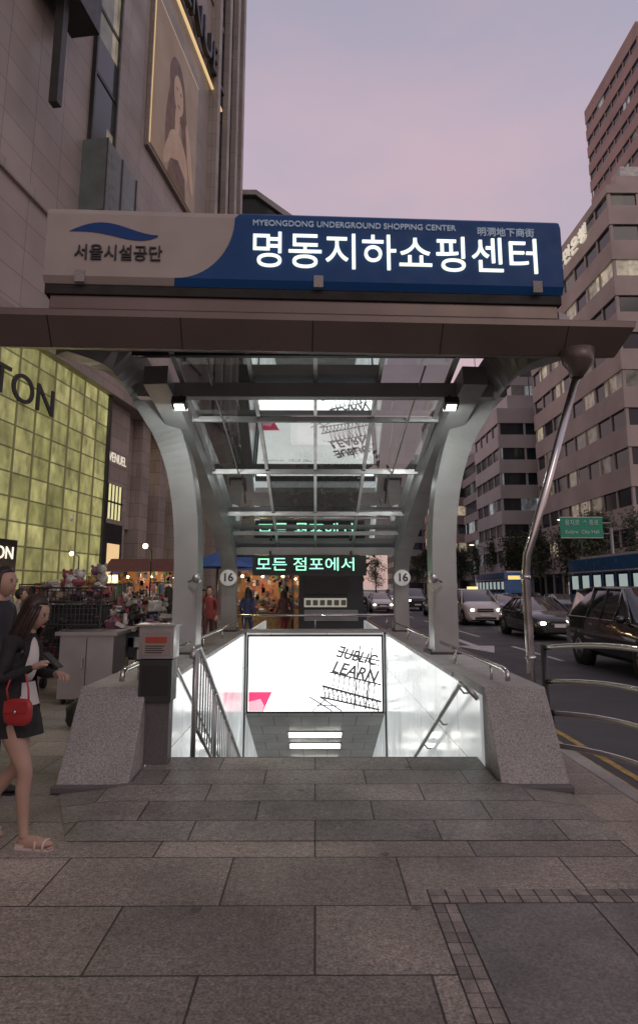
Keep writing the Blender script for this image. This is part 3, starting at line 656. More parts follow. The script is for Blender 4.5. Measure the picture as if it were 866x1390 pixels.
# ------------------------------------------------------------------ vehicles
cglass = pmat('car_glass', (.015,.018,.02), .06, coat=.5); hl = emat('headlight', (1,.93,.75), 8); hl2 = pmat('lamp_clear', (.6,.6,.6), .15); tl = emat('taillight', (.8,.02,.01), .8); rimm = pmat('rim', (.45,.45,.45), .3, .9)
def car(name, loc, kind, paint, lights=True, rz_=math.radians(90), taxi=False):
    if kind == 'sedan':
        S = [(0,.28,.52,.60,.66,.55),(.1,.2,.6,.70,.80,.68),(.9,.18,.76,.87,.88,.74),(1.35,.18,.86,.95,.9,.74),(2.15,.18,.9,1.40,.91,.60),(3.15,.18,.92,1.42,.91,.60),(3.85,.2,.95,1.10,.88,.68),(4.5,.25,.88,1.02,.84,.70),(4.62,.35,.7,.80,.76,.64)]; L = 4.62
    elif kind == 'suv':
        S = [(0,.32,.68,.80,.78,.66),(.1,.28,.8,.95,.88,.76),(.95,.26,.98,1.08,.93,.80),(1.3,.26,1.03,1.14,.94,.80),(1.95,.26,1.06,1.72,.95,.70),(3.3,.26,1.08,1.76,.95,.71),(4.35,.28,1.08,1.70,.93,.70),(4.68,.32,1.05,1.15,.90,.78),(4.75,.4,.8,.9,.84,.74)]; L = 4.75
    else:
        S = [(0,.28,.62,.74,.72,.60),(.1,.22,.72,.86,.86,.72),(.75,.2,.92,1.02,.91,.78),(1.0,.2,.97,1.10,.92,.78),(1.85,.2,1.02,1.68,.93,.68),(3.3,.2,1.04,1.72,.93,.69),(4.5,.22,1.04,1.68,.92,.69),(4.75,.28,1.0,1.12,.9,.78),(4.8,.4,.8,.9,.84,.74)]; L = 4.8
    b = B(name); ring = []
    for (x, zb, zl, zt, wl, wt) in S:
        ring.append([(x,-wl*.86,zb),(x,-wl,zb+.14),(x,-wl*1.01,(zb+zl)/2+.08),(x,-wl*.985,zl),(x,-wt,zt-.02),(x,-wt*.75,zt+.02),(x,wt*.75,zt+.02),(x,wt,zt-.02),(x,wl*.985,zl),(x,wl*1.01,(zb+zl)/2+.08),(x,wl,zb+.14),(x,wl*.86,zb)])
    for i in range(len(ring)-1):
        for k in range(12):
            k2 = (k+1) % 12; m = paint
            if 3 <= i <= 5 and k in (3, 7): m = cglass
            if (i == 3 or i == 5 and kind == 'sedan' or i == 6 and kind != 'sedan') and k in (4, 5, 6): m = cglass
            if i == 6 and kind != 'sedan' and k in (3, 7): m = paint
            if k == 11: m = black
            b.poly([ring[i][k], ring[i][k2], ring[i+1][k2], ring[i+1][k]], [(0,1,2,3)], m, True)
    b.poly(ring[0], [tuple(range(12))], paint); b.poly(ring[-1], [tuple(range(12))], paint)
    for sd in (3, 8):
        k3 = 4 if sd == 3 else 7
        for i in (4, 5):
            p0, p1 = Vector(ring[i][sd]), Vector(ring[i][k3]); b.tube([p0, p1], .035, paint, 6)
        b.tube([ring[3][sd], ring[4][k3]], .035, paint, 6); b.tube([ring[5][k3], ring[6][sd if kind == 'sedan' else k3]], .03, paint, 6)
        b.tube([ring[4][k3], ring[5][k3]], .025, paint, 6)
        mid = (Vector(ring[4][sd])+Vector(ring[5][sd]))/2; mt = (Vector(ring[4][k3])+Vector(ring[5][k3]))/2; b.tube([mid, mt], .03, black, 6)
        b.tube([Vector(ring[j][sd]) for j in range(2, 8)], .012, rimm, 5)
    W = S[3][4]
    wr = .33 if kind == 'sedan' else .36
    for wx in (.85, L-.95):
        for sy in (-1, 1):
            b.cyl((wx, sy*(W-.2), wr), (wx, sy*(W+.012), wr), wr+.07, black, 24); b.cyl((wx, sy*(W-.2), wr), (wx, sy*(W+.03), wr), wr, rubber, 24); b.cyl((wx, sy*(W), wr), (wx, sy*(W+.036), wr), wr*.62, rimm, 20)
            for j in range(5):
                a_ = j*1.2566; b.box(-.03,.03,-.004,.004,.05,wr*.58,black, Matrix.Translation((wx, sy*(W+.037), wr)) @ Matrix.Rotation(a_, 4, 'Y'))
    for sy in (-1, 1):
        b.ell((1.5, sy*(W+.08), S[3][2]+.08), (.07,.11,.08), paint)
        zl = S[1][3]-.13
        b.ell((.12, sy*.62, zl), (.14,.19,.08), hl2); b.ell((.02, sy*.62, zl), (.05,.11,.065), hl if lights else hl2); b.ell((.06, sy*.62, .42), (.06,.09,.05), hl if lights and kind != 'sedan' else hl2)
        b.ell((L-.06, sy*.66, S[-2][2]-.05), (.08,.16,.09), tl)
        for dx in (2.15, 3.05): b.box(dx, dx+.16, sy*(W+.0)-.012, sy*(W+.0)+.012, S[3][2]-.10, S[3][2]-.075, rimm)
    b.box(-.03,.1,-.38,.38,S[1][3]-.22,S[1][3]-.06,black); b.box(-.04,.1,-.36,.36,S[1][3]-.15,S[1][3]-.13,rimm); b.box(-.03,.1,-.5,.5,.3,.40,black)
    b.box(-.045,-.03,-.26,.26,.44,.55,white)
    if taxi: b.box(2.3,2.55,-.25,.25,S[4][3]+.02,S[4][3]+.16,emat('taxi_lamp',(1,.75,.3),1.2))
    return b.finish(loc=loc, rz=rz_)
pw = pmat('white_car_paint', (.6,.58,.55), .25, coat=.8, var=.05); pk = pmat('black_car_paint', (.012,.012,.014), .12, coat=1, var=.05); pg = pmat('dark_car_paint', (.03,.032,.036), .15, coat=1, var=.05); ps = pmat('silver_paint', (.35,.35,.36), .25, .5, coat=.8); pb_ = pmat('blue_paint', (.03,.14,.36), .2, coat=.8)
car('suv', (7.15,11.6,-.115), 'suv', pk, True)
car('sedan', (8.3,22,-.115), 'sedan', pg, True)
car('minivan', (8.1,31,-.115), 'van', pw, True, taxi=True)
for i, (x, y, kd, pt) in enumerate(((8.2,40,'sedan',ps),(11.2,36,'sedan',pk),(11,45,'van',pw),(8.2,52,'suv',pg),(5.0,48,'sedan',pw),(11.1,56,'sedan',ps),(8.2,64,'van',ps),(5.2,62,'sedan',pk),(10.9,70,'suv',pw),(8.3,78,'sedan',pk),(5,76,'van',ps))):
    car('sedan' if kd == 'sedan' else ('minivan' if kd == 'van' else 'suv'), (x, y, -.115), kd, pt, True)
for (x, y, kd, pt) in ((14.6,37,'sedan',ps),(14.6,46,'sedan',pw),(17.8,52,'sedan',pk)):
    car('sedan', (x, y+4.6, -.115), kd, pt, False, math.radians(-90))
def bus(loc, col1, col2):
    b = B('city_bus'); L = 11; W = 1.25; lit = emat('bus_interior', (.5,.62,.6), .5)
    b.box(0,L,-W,W,.35,1.45,col1); b.box(.02,L-.02,-W+.02,W-.02,1.45,2.5,cglass); b.box(0,L,-W,W,2.5,3.25,col1); b.box(.5,L-.8,-.9,.9,3.25,3.4,col2)
    for i in range(9):
        x = i*(L-.14)/8; b.box(x,x+.14,-W-.005,W+.005,1.44,2.51,col1)
    for i in range(8):
        x = i*(L-.14)/8
        for q in (-1, 1):
            y0, y1 = sorted((q*(W-.018), q*(W-.012))); b.box(x+.3,x+1.1,y0,y1,1.7,2.4,lit)
    for wx in (2.2, L-2.6):
        for sy in (-1, 1): b.cyl((wx,sy*(W-.3),.48),(wx,sy*(W+.02),.48),.48,rubber,22); b.cyl((wx,sy*W,.48),(wx,sy*(W+.03),.48),.26,rimm,16)
    b.box(-.02,0,-.9,.9,2.6,2.95,emat('bus_dest',(1,.6,.2),1)); b.ell((0,.9,.8),(.05,.16,.1),hl); b.ell((0,-.9,.8),(.05,.16,.1),hl)
    b.box(0,L,-W-.006,W+.006,.9,1.0,col2); b.box(0,L,-W-.006,W+.006,2.56,2.62,col2)
    b.finish(loc=loc, rz=math.radians(90), bevel=.06, seg=3)
bus((15.2,24.5,-.115), pb_, pw); bus((18.8,60,-.115), pb_, pw)

# ------------------------------------------------------------------ people
skinm = pmat('skin', (.42,.275,.205), .5, var=.12, vs=6); hairm = pmat('hair', (.022,.014,.011), .45, var=.3, vs=20); hairb = pmat('hair_brown', (.03,.016,.011), .4, var=.5, vs=30, bump=.5, bs=60)
clothk = pmat('black_cloth', (.018,.018,.02), .85, var=.3, vs=8, bump=.4, bs=25); eyew = pmat('eye', (.6,.58,.55), .2, var=0); lipm = pmat('lip', (.36,.13,.12), .4); whitec = pmat('white_cloth', (.6,.58,.56), .8, bump=.4, bs=20)
def skinned(name, V, E, Rr, EM, sub, parent):
    me = bpy.data.meshes.new(name); me.from_pydata(V, E, []); o = bpy.data.objects.new(name, me); sc.collection.objects.link(o)
    md = o.modifiers.new('s', 'SKIN'); md.use_smooth_shade = True
    for i, r_ in enumerate(Rr):
        d = me.skin_vertices[0].data[i]; d.radius = (r_, r_); d.use_root = (i == 0)
    sb = o.modifiers.new('u', 'SUBSURF'); sb.levels = sub; sb.render_levels = sub
    dg = bpy.context.evaluated_depsgraph_get(); nm = bpy.data.meshes.new_from_object(o.evaluated_get(dg)); bpy.data.objects.remove(o)
    nm.materials.clear(); ml = []
    for m in EM:
        if m not in ml: ml.append(m); nm.materials.append(m)
    segs = [(Vector(V[a_]), Vector(V[b_])) for a_, b_ in E]
    for p_ in nm.polygons:
        c = p_.center; best = 1e9; bi = 0
        for j, (a_, b_) in enumerate(segs):
            d = b_-a_; t = max(0, min(1, (c-a_).dot(d)/max(1e-9, d.length_squared))); q = (c-(a_+d*t)).length - .3*Rr[E[j][0]]
            if q < best: best = q; bi = j
        p_.material_index = ml.index(EM[bi]); p_.use_smooth = True
    o = bpy.data.objects.new(name, nm); sc.collection.objects.link(o); o.parent = parent; return o

def human(name, loc, rz_, H, top, bot, shoe, hair=hairm, bare_legs=False, pose=None, longhair=False, sub=1, headtilt=0):
    P = dict(shL=(0,.15,1.285), elL=(-.03,.20,1.05), wrL=(.08,.20,.84), shR=(0,-.15,1.285), elR=(-.03,-.2,1.05), wrR=(.08,-.2,.84),
             knL=(.03,.09,.47), anL=(-.02,.09,.08), toL=(.14,.1,.03), knR=(.03,-.09,.47), anR=(-.02,-.09,.08), toR=(.14,-.1,.03), head=(.05,0,1.49), neck=(.02,0,1.38), chest=(.0,0,1.20))
    if pose: P.update(pose)
    root = empty(name, loc, rz_); root.scale = (H/1.62,)*3
    V = [(0,0,.90),(0,0,1.03),P['chest'],((P['chest'][0]+P['neck'][0])/2,0,1.32),P['neck'],(P['head'][0],0,P['head'][2]-.04)]
    Rr = [.115,.098,.118,.075,.045,.04]; E = [(0,1),(1,2),(2,3),(3,4),(4,5)]; EM = [top,top,top,skinm,skinm]
    for s_ in ('L','R'):
        n0 = len(V); sh, el, wr = P['sh'+s_], P['el'+s_], P['wr'+s_]
        m0 = tuple(Vector(sh).lerp(Vector(el), .4)); m1 = tuple((Vector(el)+Vector(wr))/2)
        V += [sh, m0, el, m1, wr]; Rr += [.052,.048,.040,.036,.025]; E += [(3,n0),(n0,n0+1),(n0+1,n0+2),(n0+2,n0+3),(n0+3,n0+4)]; EM += [top]*5
    for s_, sy in (('L',1),('R',-1)):
        hip = Vector((0,sy*.085,.84)); kn = Vector(P['kn'+s_]); an = Vector(P['an'+s_]); to = Vector(P['to'+s_])
        d = (to-an); fl = Vector((d.x, d.y, 0)).normalized(); pit = max(0, math.atan2(an.z-.085, .18))
        Mf = Matrix.Translation(to+Vector((0,0,-.03))) @ Matrix.Rotation(math.atan2(fl.y, fl.x), 4, 'Z') @ Matrix.Rotation(pit, 4, 'Y')
        hl_ = Mf @ Vector((-.135,0,.05)); an = Mf @ Vector((-.145,0,.10))
        n0 = len(V)
        V += [tuple(hip), tuple(hip.lerp(kn,.5)), tuple(kn), tuple(kn.lerp(an,.33)+Vector((-.018,0,0))), tuple(an), tuple(hl_)]
        Rr += [.098,.076,.050,.050,.031,.036]; E += [(0,n0),(n0,n0+1),(n0+1,n0+2),(n0+2,n0+3),(n0+3,n0+4),(n0+4,n0+5)]
        lg = skinm if bare_legs else bot; EM += [bot,lg,lg,lg,lg,lg if bare_legs else shoe]
        fb = B('foot')
        def ff(p_):
            q = p_.copy(); q.z = max(q.z, -.72)
            if q.x < 0: q.z *= 1+.35*(-q.x); q.y *= .8
            else: q.z *= (1-.45*q.x)
            return q
        fb.ell((-.06,0,.036), (.128,.043,.042), skinm if bare_legs else shoe, 18, None, ff)
        fb.prism([(-.185,-.03),(-.12,-.036),(0,-.043),(.05,-.036),(.068,0),(.05,.036),(0,.043),(-.12,.036),(-.185,.03)], lambda u, v, a_: (u, v, a_), -.002, .014, shoe)
        if bare_legs:
            for (xa, ww) in ((.015,.046),(-.04,.045)): fb.tube([(xa,-ww,.01),(xa,-ww*.75,.05),(xa,0,.068 if xa<0 else .056),(xa,ww*.75,.05),(xa,ww,.01)], .009, shoe, 6)
            fb.box(-.18,-.12,-.03,.03,-.004,.03, shoe)
            for kk in range(5): fb.ell((.058-.006*abs(kk-1.2),-.032+.016*kk,.018),(.016,.009,.009),skinm,8)
        for v in fb.bm.verts: v.co = Mf @ v.co
        fb.finish(parent=root)
    skinned('body', V, E, Rr, EM, sub, root)
    if not bare_legs:
        b = B('jacket_hem'); vs = []; nn = 20; lv = [(1.02,.112,.118),(.94,.125,.145),(.86,.13,.165),(.80,.135,.172)]
        for (z, rx, ry) in lv:
            for k in range(nn):
                a_ = 6.2832*k/nn; q = 1+.03*math.sin(a_*5+z*9); vs.append((rx*math.cos(a_)*q, ry*math.sin(a_)*q, z))
        b.poly(vs, [(r_*nn+k, r_*nn+(k+1) % nn, (r_+1)*nn+(k+1) % nn, (r_+1)*nn+k) for r_ in range(3) for k in range(nn)], top, True); b.finish(parent=root)
    for s_, sy in (('L',1),('R',-1)):
        el, wr = Vector(P['el'+s_]), Vector(P['wr'+s_]); d = (wr-el).normalized(); side = d.cross(Vector((0,0,1)))
        if side.length < .3: side = Vector((1,0,0))
        side.normalize(); side *= sy; up = Vector((0,0,1)); up = (up-up.dot(d)*d)
        up = up.normalized() if up.length > .2 else Vector((0,sy,0))
        HV = [tuple(wr-d*.02), tuple(wr+d*.03), tuple(wr+d*.06)]; HR = [.024,.026,.029]; HE = [(0,1),(1,2)]
        for j, (off, ln_) in enumerate(((-.028,.066),(-.010,.078),(.010,.072),(.027,.056))):
            b0 = wr+d*.088+side*off; b1 = b0+d*ln_*.45-up*.008; b2 = b1+d*ln_*.25-up*ln_*.3; b3 = b2-up*ln_*.28-d*.004; n0 = len(HV); HV += [tuple(b0),tuple(b1),tuple(b2),tuple(b3)]; HR += [.0105,.009,.008,.0065]; HE += [(2,n0),(n0,n0+1),(n0+1,n0+2),(n0+2,n0+3)]
        n0 = len(HV); b0 = wr+d*.04-side*.032; HV += [tuple(b0), tuple(b0+d*.032-side*.018-up*.008), tuple(b0+d*.056-side*.014-up*.02)]; HR += [.013,.0105,.008]; HE += [(1,n0),(n0,n0+1),(n0+1,n0+2)]
        skinned('hand', HV, HE, HR, [skinm]*len(HE), 1, root)
    b = B('head'); M = Matrix.Rotation(math.radians(headtilt), 4, 'Y')
    def hf(p_):
        q = p_.copy()
        if q.z < 0: q.y *= 1+.32*q.z*abs(q.z); q.x = q.x*(1+.15*q.z)+(-q.z)*.05
        if q.x > 0:
            nz = math.exp(-((q.y/.13)**2)-(((q.z+.14)/.17)**2)); q.x += .20*nz
            for s2 in (-1, 1): q.x -= .06*math.exp(-(((q.y-s2*.42)/.2)**2)-(((q.z-.06)/.13)**2))
            q.x += .05*math.exp(-((q.y/.35)**2)-(((q.z+.55)/.12)**2))+.06*math.exp(-((q.y/.3)**2)-(((q.z+.9)/.15)**2))
        return q
    b.ell((0,0,0), (.092,.073,.112), skinm, 32, M, hf)
    def pt(x, y, z): return M @ Vector((x, y, z))
    for s2 in (-1, 1):
        b.ell(pt(.078,s2*.031,.006), (.009,.014,.007), eyew, 10); b.ell(pt(.0855,s2*.031,.006), (.003,.006,.006), hairm, 8); b.ell(pt(.085,s2*.031,.026), (.005,.017,.003), hairm, 8); b.ell(pt(.083,s2*.031,.013), (.006,.016,.0025), hairm, 8)
        b.ell(pt(0,s2*.073,-.01), (.018,.01,.03), skinm, 8)
    b.ell(pt(.088,0,-.062), (.008,.021,.006), lipm, 8); b.ell(pt(.087,0,-.070), (.008,.017,.005), lipm, 8)
    def hairf(p_):
        q = p_.copy()
        if q.x > .35 and q.z < .45: q.x = .35+(q.x-.35)*.05
        return q*(1+.02*math.sin(q.y*26))
    b.ell(pt(-.014,0,.022), (.100,.084,.110), hair, 30, M, hairf)
    if longhair:
        n = 30; lv = ((.05,.088,.082,-.010),(-.02,.090,.088,-.012),(-.09,.082,.092,-.03),(-.17,.070,.096,-.045),(-.25,.058,.092,-.055),(-.32,.04,.075,-.06))
        vs = []; fs = []
        for (z, rx, ry, cx) in lv:
            for k in range(n):
                a_ = math.radians(58)+math.radians(244)*k/(n-1); q = 1+.05*math.sin(k*2.4+z*8)
                vs.append(tuple(pt(cx+rx*math.cos(a_)*q, ry*math.sin(a_)*q, z+.012*math.sin(k*1.7))))
        for r_ in range(len(lv)-1):
            for k in range(n-1): fs.append((r_*n+k, r_*n+k+1, (r_+1)*n+k+1, (r_+1)*n+k))
        b.poly(vs, fs, hair, True)
        for s2 in (-1, 1):
            for dx, dy in ((.05,0),(.03,.008),(.012,.006)): b.tube([pt(dx,s2*.060,.07), pt(dx+.004,s2*(.078+dy),.01), pt(dx-.006,s2*(.083+dy),-.08), pt(dx-.01,s2*(.085+dy),-.17), pt(dx-.02,s2*.075,-.27)], [.010,.015,.016,.013,.003], hair, 8)
    h = b.finish(); h.location = P['head']; h.parent = root
    return root
shoe_b = pmat('sandal', (.55,.48,.42), .6)
wp = dict(chest=(.03,0,1.20), neck=(.06,0,1.38), head=(.11,0,1.475), shL=(.03,.145,1.28), shR=(.03,-.145,1.28), elR=(.02,-.21,1.05), wrR=(.21,-.14,1.13), elL=(.06,.2,1.05), wrL=(.24,.08,1.06),
          knR=(.17,-.08,.46), anR=(.19,-.08,.085), toR=(.33,-.08,.03), knL=(.02,.08,.46), anL=(-.27,.08,.20), toL=(-.14,.08,.04))
wm = human('walking_woman', (-2.0, 4.45, 0), math.radians(-8), 1.58, clothk, clothk, shoe_b, hairb, True, wp, True, 2, 18)
b = B('handbag'); redm = pmat('red_leather', (.38,.03,.03), .35, var=.15, vs=8)
b.ell((.17,-.22,.86), (.10,.03,.085), redm, 16, None, lambda q: Vector((math.copysign(abs(q.x)**.6,q.x), q.y, math.copysign(abs(q.z)**.6,q.z)))); b.box(.09,.25,-.255,-.245,.86,.93,redm); b.ell((.17,-.258,.865),(.012,.006,.012),stainless,8); b.tube([(.10,-.22,.92),(.08,-.22,1.0),(.1,-.2,1.10),(.16,-.16,1.115),(.22,-.2,1.0),(.24,-.22,.92)], .007, redm, 6); b.finish(parent=wm)
b = B('phone'); Mp = Matrix.Translation((.335,-.13,1.175)) @ Matrix.Rotation(math.radians(-50),4,'Y'); b.box(-.006,.006,-.037,.037,-.07,.07,black,Mp); b.box(-.008,-.006,-.032,.032,-.06,.06,emat('phone_screen',(.7,.8,1),.7),Mp); b.finish(parent=wm)
b = B('white_blouse'); b.ell((.072,0,1.17), (.078,.07,.17), whitec, 20); b.finish(parent=wm)
b = B('blouse_hem'); vs = []; nn = 24
for (z, rx, ry) in [(1.02,.115,.112),(.93,.135,.14),(.87,.15,.155)]:
    for k in range(nn): a_ = 6.2832*k/nn; q = 1+.04*math.sin(a_*6); vs.append((.01+rx*math.cos(a_)*q, ry*math.sin(a_)*q, z))
b.poly(vs, [(r_*nn+k, r_*nn+(k+1) % nn, (r_+1)*nn+(k+1) % nn, (r_+1)*nn+k) for r_ in range(2) for k in range(nn)], whitec, True); b.finish(parent=wm)
b = B('open_jacket'); vs = []
for (z, rx, ry) in [(1.22,.135,.145),(1.02,.135,.14),(.90,.155,.165),(.80,.17,.175)]:
    for k in range(nn): a_ = math.radians(40)+math.radians(280)*k/(nn-1); q = 1+.03*math.sin(k*1.3); vs.append((.0+rx*math.cos(a_)*q, ry*math.sin(a_)*q, z))
b.poly(vs, [(r_*nn+k, r_*nn+(k+1), (r_+1)*nn+(k+1), (r_+1)*nn+k) for r_ in range(3) for k in range(nn-1)], clothk, True); b.finish(parent=wm)
b = B('mini_skirt'); vs = []; fs = []; nn = 28; lv = [(.99,.108,.10),(.90,.132,.135),(.80,.158,.163),(.68,.19,.165)]
for (z, rx, ry) in lv:
    for k in range(nn):
        a_ = 6.2832*k/nn; q = 1+.03*math.sin(a_*7)*(1 if z < .85 else 0); vs.append(((.02 if z<.9 else 0)+rx*math.cos(a_)*q, ry*math.sin(a_)*q, z))
for r_ in range(3):
    for k in range(nn): fs.append((r_*nn+k, r_*nn+(k+1) % nn, (r_+1)*nn+(k+1) % nn, (r_+1)*nn+k))
b.poly(vs, fs, clothk, True); b.finish(parent=wm)
tops = [pmat('cloth_%d' % i, c, .85, var=.2, vs=6) for i, c in enumerate(((.03,.03,.04),(.25,.05,.05),(.22,.22,.22),(.04,.06,.14),(.36,.33,.30),(.12,.06,.05)))]
walk = dict(knR=(.15,-.08,.48), anR=(.16,-.08,.09), toR=(.30,-.08,.03), knL=(.02,.08,.47), anL=(-.24,.08,.18), toL=(-.11,.08,.04), wrL=(.18,.2,.88), wrR=(-.12,-.2,.86), elR=(-.1,-.2,1.05))
human('walking_man', (-2.72, 5.6, 0), math.radians(-15), 1.80, tops[0], tops[0], black, hairm, False, walk, False, 2)
crowd = [(-4.9,11.8,-70,1.66,2,1),(-5.6,12.3,20,1.62,4,0),(-4.4,14.3,100,1.7,0,1),(-2.75,17,-90,1.68,1,0),(-3.2,18.5,-60,1.6,4,1),(-6.2,15,30,1.72,5,0),(-1.9,18.3,80,1.65,3,1),(-.9,19.0,110,1.62,5,1),(-7.5,16,0,1.7,2,0),(-3.6,22,-90,1.7,0,1),(1.4,20,-90,1.68,0,0),(-5.1,19.5,-90,1.6,1,1),(-2.3,12.4,-100,1.64,5,1),(-5.9,11.3,-20,1.64,4,1),(-4.6,16.2,-80,1.66,3,1),(-3.0,16.1,-100,1.62,2,1),(-6.9,13.2,10,1.7,0,0),(-3.5,12.3,-80,1.7,2,0),(-2.9,13.0,200,1.66,0,1),(-4.2,12.4,-95,1.6,1,1)]
for (x, y, a_, H, ci, lh) in crowd:
    human('pedestrian', (x, y, 0), math.radians(a_), H, tops[ci], tops[(ci*2+3) % 6], black, hairm, False, walk if (ci % 2) else None, bool(lh), 1)

# ------------------------------------------------------------------ street vendor things
cols = [pmat('goods_%d' % i, c, .8, var=.4, vs=9) for i, c in enumerate(((.36,.33,.30),(.28,.07,.08),(.06,.10,.2),(.32,.19,.07),(.25,.12,.18),(.14,.08,.05),(.5,.46,.43),(.06,.14,.08),(.03,.03,.035),(.10,.09,.085),(.2,.15,.11)))]
b = B('vendor_cabinet'); b.box(-3.62,-2.86,9.35,9.95,.08,.95,brushed); b.box(-3.68,-2.80,9.3,10.0,.95,1.0,brushed); b.box(-3.24,-3.235,9.335,9.35,.12,.92,seam); b.box(-3.30,-3.27,9.32,9.35,.5,.65,stainless)
for xx in (-3.55,-2.93):
    for yy in (9.42,9.88): b.cyl((xx-.02,yy,.05),(xx+.02,yy,.05),.05,rubber,12)
b.finish(bevel=.01)
def goodie(b, x, y, z, s, pal):
    m = R.choice(pal); t = R.random(); M = Matrix.Rotation(R.random()*6,4,'Z') @ Matrix.Rotation(R.uniform(-.5,.5),4,'X')
    if t < .4:
        b.box(-s*1.2,s*1.2,-s*.8,s*.8,-s*.35,s*.35,m, Matrix.Translation((x,y,z)) @ M)
    elif t < .7:
        b.ell((x,y,z),(s*.8,s*.7,s*.9),m,7); b.ell((x,y-s*.2,z+s*1.2),s*.6,m,7); b.ell((x-s*.45,y-s*.2,z+s*1.75),s*.22,m,5); b.ell((x+s*.45,y-s*.2,z+s*1.75),s*.22,m,5)
    elif t < .85:
        b.box(-s,s,-s*.35,s*.35,-s*.8,s*.7,m, Matrix.Translation((x,y,z)) @ M); b.tube([M @ Vector(q)+Vector((x,y,z)) for q in ((-s*.6,0,s*.7),(-s*.4,0,s*1.5),(s*.4,0,s*1.5),(s*.6,0,s*.7))],s*.1,m,5)
    else: b.ell((x,y,z),(s,s*.8,s*.6),m,7,M)
def heap(b, x0, x1, y0, y1, z, n, hgt=.35, sz=.09, pal=None):
    pal = pal or cols
    for i in range(n):
        x = R.uniform(x0,x1); y = R.uniform(y0,y1); zz = z+R.random()**1.5*hgt; goodie(b, x, y, zz, sz*R.uniform(.45,1.3), pal)
def goods_table(name, x0, x1, y0, y1, h, n, hg, pal=None, railz=True):
    b = B(name); b.box(x0,x1,y0,y1,h-.04,h,steeld)
    b.box(x0+.02,x1-.02,y0+.01,y0+.02,.12,h-.04,R.choice(cols[8:]))
    for xx in (x0+.04,x1-.04):
        for yy in (y0+.04,y1-.04): b.tube([(xx,yy,0),(xx,yy,h)],.02,steeld,6)
    heap(b, x0,x1,y0,y1,h+.03,n,hg,.08,pal)
    for i in range(int(n*.4)):
        x = R.uniform(x0,x1); zz = R.uniform(.3,h); b.box(x-.05,x+.05,y0-.05,y0-.02,zz-.09,zz+.06,R.choice(pal or cols))
    if railz:
        for xx in (x0+.05,x1-.05): b.tube([(xx,y1-.05,h),(xx,y1-.05,h+.75)],.014,steeld,6)
        b.tube([(x0+.05,y1-.05,h+.75),(x1-.05,y1-.05,h+.75)],.014,steeld,6)
        k = x0+.12
        while k < x1-.1:
            l_ = R.uniform(.25,.55); b.box(k-.03,k+.03,y1-.12,y1+.02,h+.72-l_,h+.72,R.choice(cols)); k += R.uniform(.07,.16)
    b.finish()
goods_table('goods_stall', -3.25,-2.2,10.25,11.2,.9,130,.5,[cols[0],cols[5],cols[8],cols[6],cols[10],cols[4],cols[6],cols[1],cols[2]],False)
goods_table('goods_stall', -6.4,-4.1,12.9,14,.95,120,.4)
goods_table('goods_stall', -4.0,-2.7,14.6,15.6,1.0,110,.4)
goods_table('goods_stall', -7.8,-5.0,17,18,1.0,120,.5)
b = B('wire_rack_cart')
for z in (.35,.7,1.05,1.4,1.62):
    b.tube([(-4.45,10.2,z),(-3.35,10.2,z),(-3.35,10.9,z),(-4.45,10.9,z),(-4.45,10.2,z)], .014, black, 6)
for i in range(18): b.tube([(-4.45+i*.0647,10.2,.35),(-4.45+i*.0647,10.2,1.62)], .007, black, 5)
for i in range(14): b.tube([(-4.45,10.2,.4+i*.09),(-3.35,10.2,.4+i*.09)], .006, black, 5)
for xx in (-4.45,-3.35):
    for yy in (10.2,10.9): b.tube([(xx,yy,.1),(xx,yy,1.64)], .02, black, 6); b.cyl((xx-.03,yy,.09),(xx+.03,yy,.09),.09,rubber,14)
b.box(-4.45,-3.35,10.22,10.9,.38,.42,black); b.box(-4.42,-3.38,10.45,10.88,.45,1.35,cols[8])
heap(b,-4.4,-3.4,10.3,10.8,1.5,60,.26,.11,[cols[0],cols[6],cols[6],cols[1],cols[4],cols[3],cols[10]])
heap(b,-4.4,-3.4,10.28,10.42,.5,40,.7,.07,[cols[5],cols[9],cols[10],cols[1]])
b.finish()
warmb = emat('stall_bulb', (1,.75,.42), 14)
def stall(x0, x1, y0, y1, awn):
    b = B('market_stall'); b.box(x0,x1,y0,y1,.85,.9,cols[5]); b.box(x0,x1,y0+.02,y0+.04,0,.85,cols[3])
    for xx in (x0,x1):
        for yy in (y0,y1): b.tube([(xx,yy,0),(xx,yy,2.35)],.02,steeld,6)
    b.poly([(x0-.2,y0-.4,2.15),(x1+.2,y0-.4,2.15),(x1+.2,(y0+y1)/2,2.6),(x0-.2,(y0+y1)/2,2.6),(x1+.2,y1+.3,2.2),(x0-.2,y1+.3,2.2)], [(0,1,2,3),(3,2,4,5)], awn)
    b.box(x0,x1,y1-.03,y1,.9,2.2,pmat('stall_back',(.2,.1,.05),.8,em=(.6,.25,.08),es=.12))
    heap(b,x0,x1,y0,y1,.93,80,.35,.08)
    for i in range(60):
        q = R.uniform(x0,x1); z = R.uniform(1.1,2.2); b.box(q-.05,q+.05,y1-.1,y1-.05,z-.09,z+.08,R.choice(cols))
    for i in range(25): goodie(b, R.uniform(x0,x1), y0+.1, R.uniform(1.7,2.05), .04, cols)
    nb = max(2,int((x1-x0)/.6))
    for i in range(nb): b.ell((x0+(x1-x0)*(i+.5)/nb,(y0+y1)/2,2.0),.045,warmb,8)
    b.finish()
    pl_ = bpy.data.lights.new('stall_lamp','POINT'); pl_.energy = 36; pl_.color = (1,.68,.4); pl_.shadow_soft_size = .2
    po = bpy.data.objects.new('stall_lamp',pl_); sc.collection.objects.link(po); po.location = ((x0+x1)/2,y0+.2,2.0)
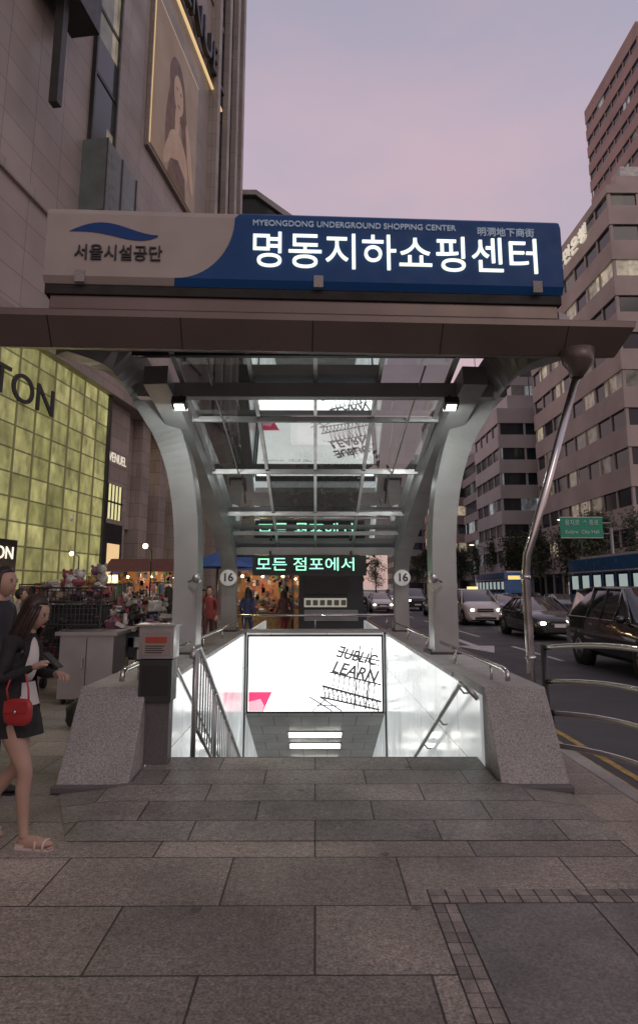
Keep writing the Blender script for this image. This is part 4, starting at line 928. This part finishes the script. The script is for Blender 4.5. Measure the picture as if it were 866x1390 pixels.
aw1 = pmat('awning_blue',(.03,.10,.3),.7); aw2 = pmat('awning_red',(.13,.05,.04),.7)
stall(-2.6,-.7,19.8,20.8,aw1); stall(-6.6,-4.3,21,22,aw2); stall(-2.4,.2,25,26,aw2); stall(-9.0,-6.8,26,27,aw1)
for (x, y, en) in ((-5.2,13.3,18),(-3.3,15.0,18),(-3.0,10.9,14)):  # lamps added over the goods tables; the last brightens the nearest one
    b = B('added_stall_lamp_pole'); b.tube([(x,y+.9,0),(x,y+.9,2.3),(x,y+.5,2.4)],.015,steeld,6); b.ell((x,y+.45,2.35),.045,warmb,10); b.finish()
    pl_ = bpy.data.lights.new('added_stall_lamp','POINT'); pl_.energy = en; pl_.color = (1,.78,.55); pl_.shadow_soft_size = .1
    po = bpy.data.objects.new('added_stall_lamp',pl_); sc.collection.objects.link(po); po.location = (x,y+.3,2.25)
b = B('parasol'); b.tube([(-2.75,18.2,0),(-2.75,18.2,2.6)],.025,steeld,8)
vs = [(-2.75,18.2,2.65)]+[(-2.75+1.1*math.cos(i*.7854),18.2+1.1*math.sin(i*.7854),2.2) for i in range(8)]
b.poly(vs,[(0,i+1,(i+1)%8+1) for i in range(8)],aw1); b.finish()
b = B('vendor_booth'); b.box(-.45,1.3,17.6,19,0,2.05,pmat('booth_dark',(.025,.027,.03),.5)); b.box(-.55,1.4,17.5,19.1,2.05,2.15,black)
b.box(-.3,.85,17.58,17.6,1.12,1.36,emat('booth_panel',(.5,.52,.45),.35)); b.box(-.3,1.15,17.575,17.6,.75,1.05,pmat('booth_panel_b',(.2,.22,.22),.4)); b.box(-.3,.9,17.57,17.6,1.45,1.95,black)
tagm = pmat('booth_tag',(.15,.13,.1),.6)
for i in range(6): b.box(-.25+i*.19,-.12+i*.19,17.55,17.575,1.17,1.31,tagm)
b.finish(bevel=.01)
b = B('rubbish_bag'); b.ell((-2.75,7.9,.16),(.18,.18,.18),black,14,None,lambda q: q*(1+.08*math.sin(q.x*9+q.z*7))); b.finish()
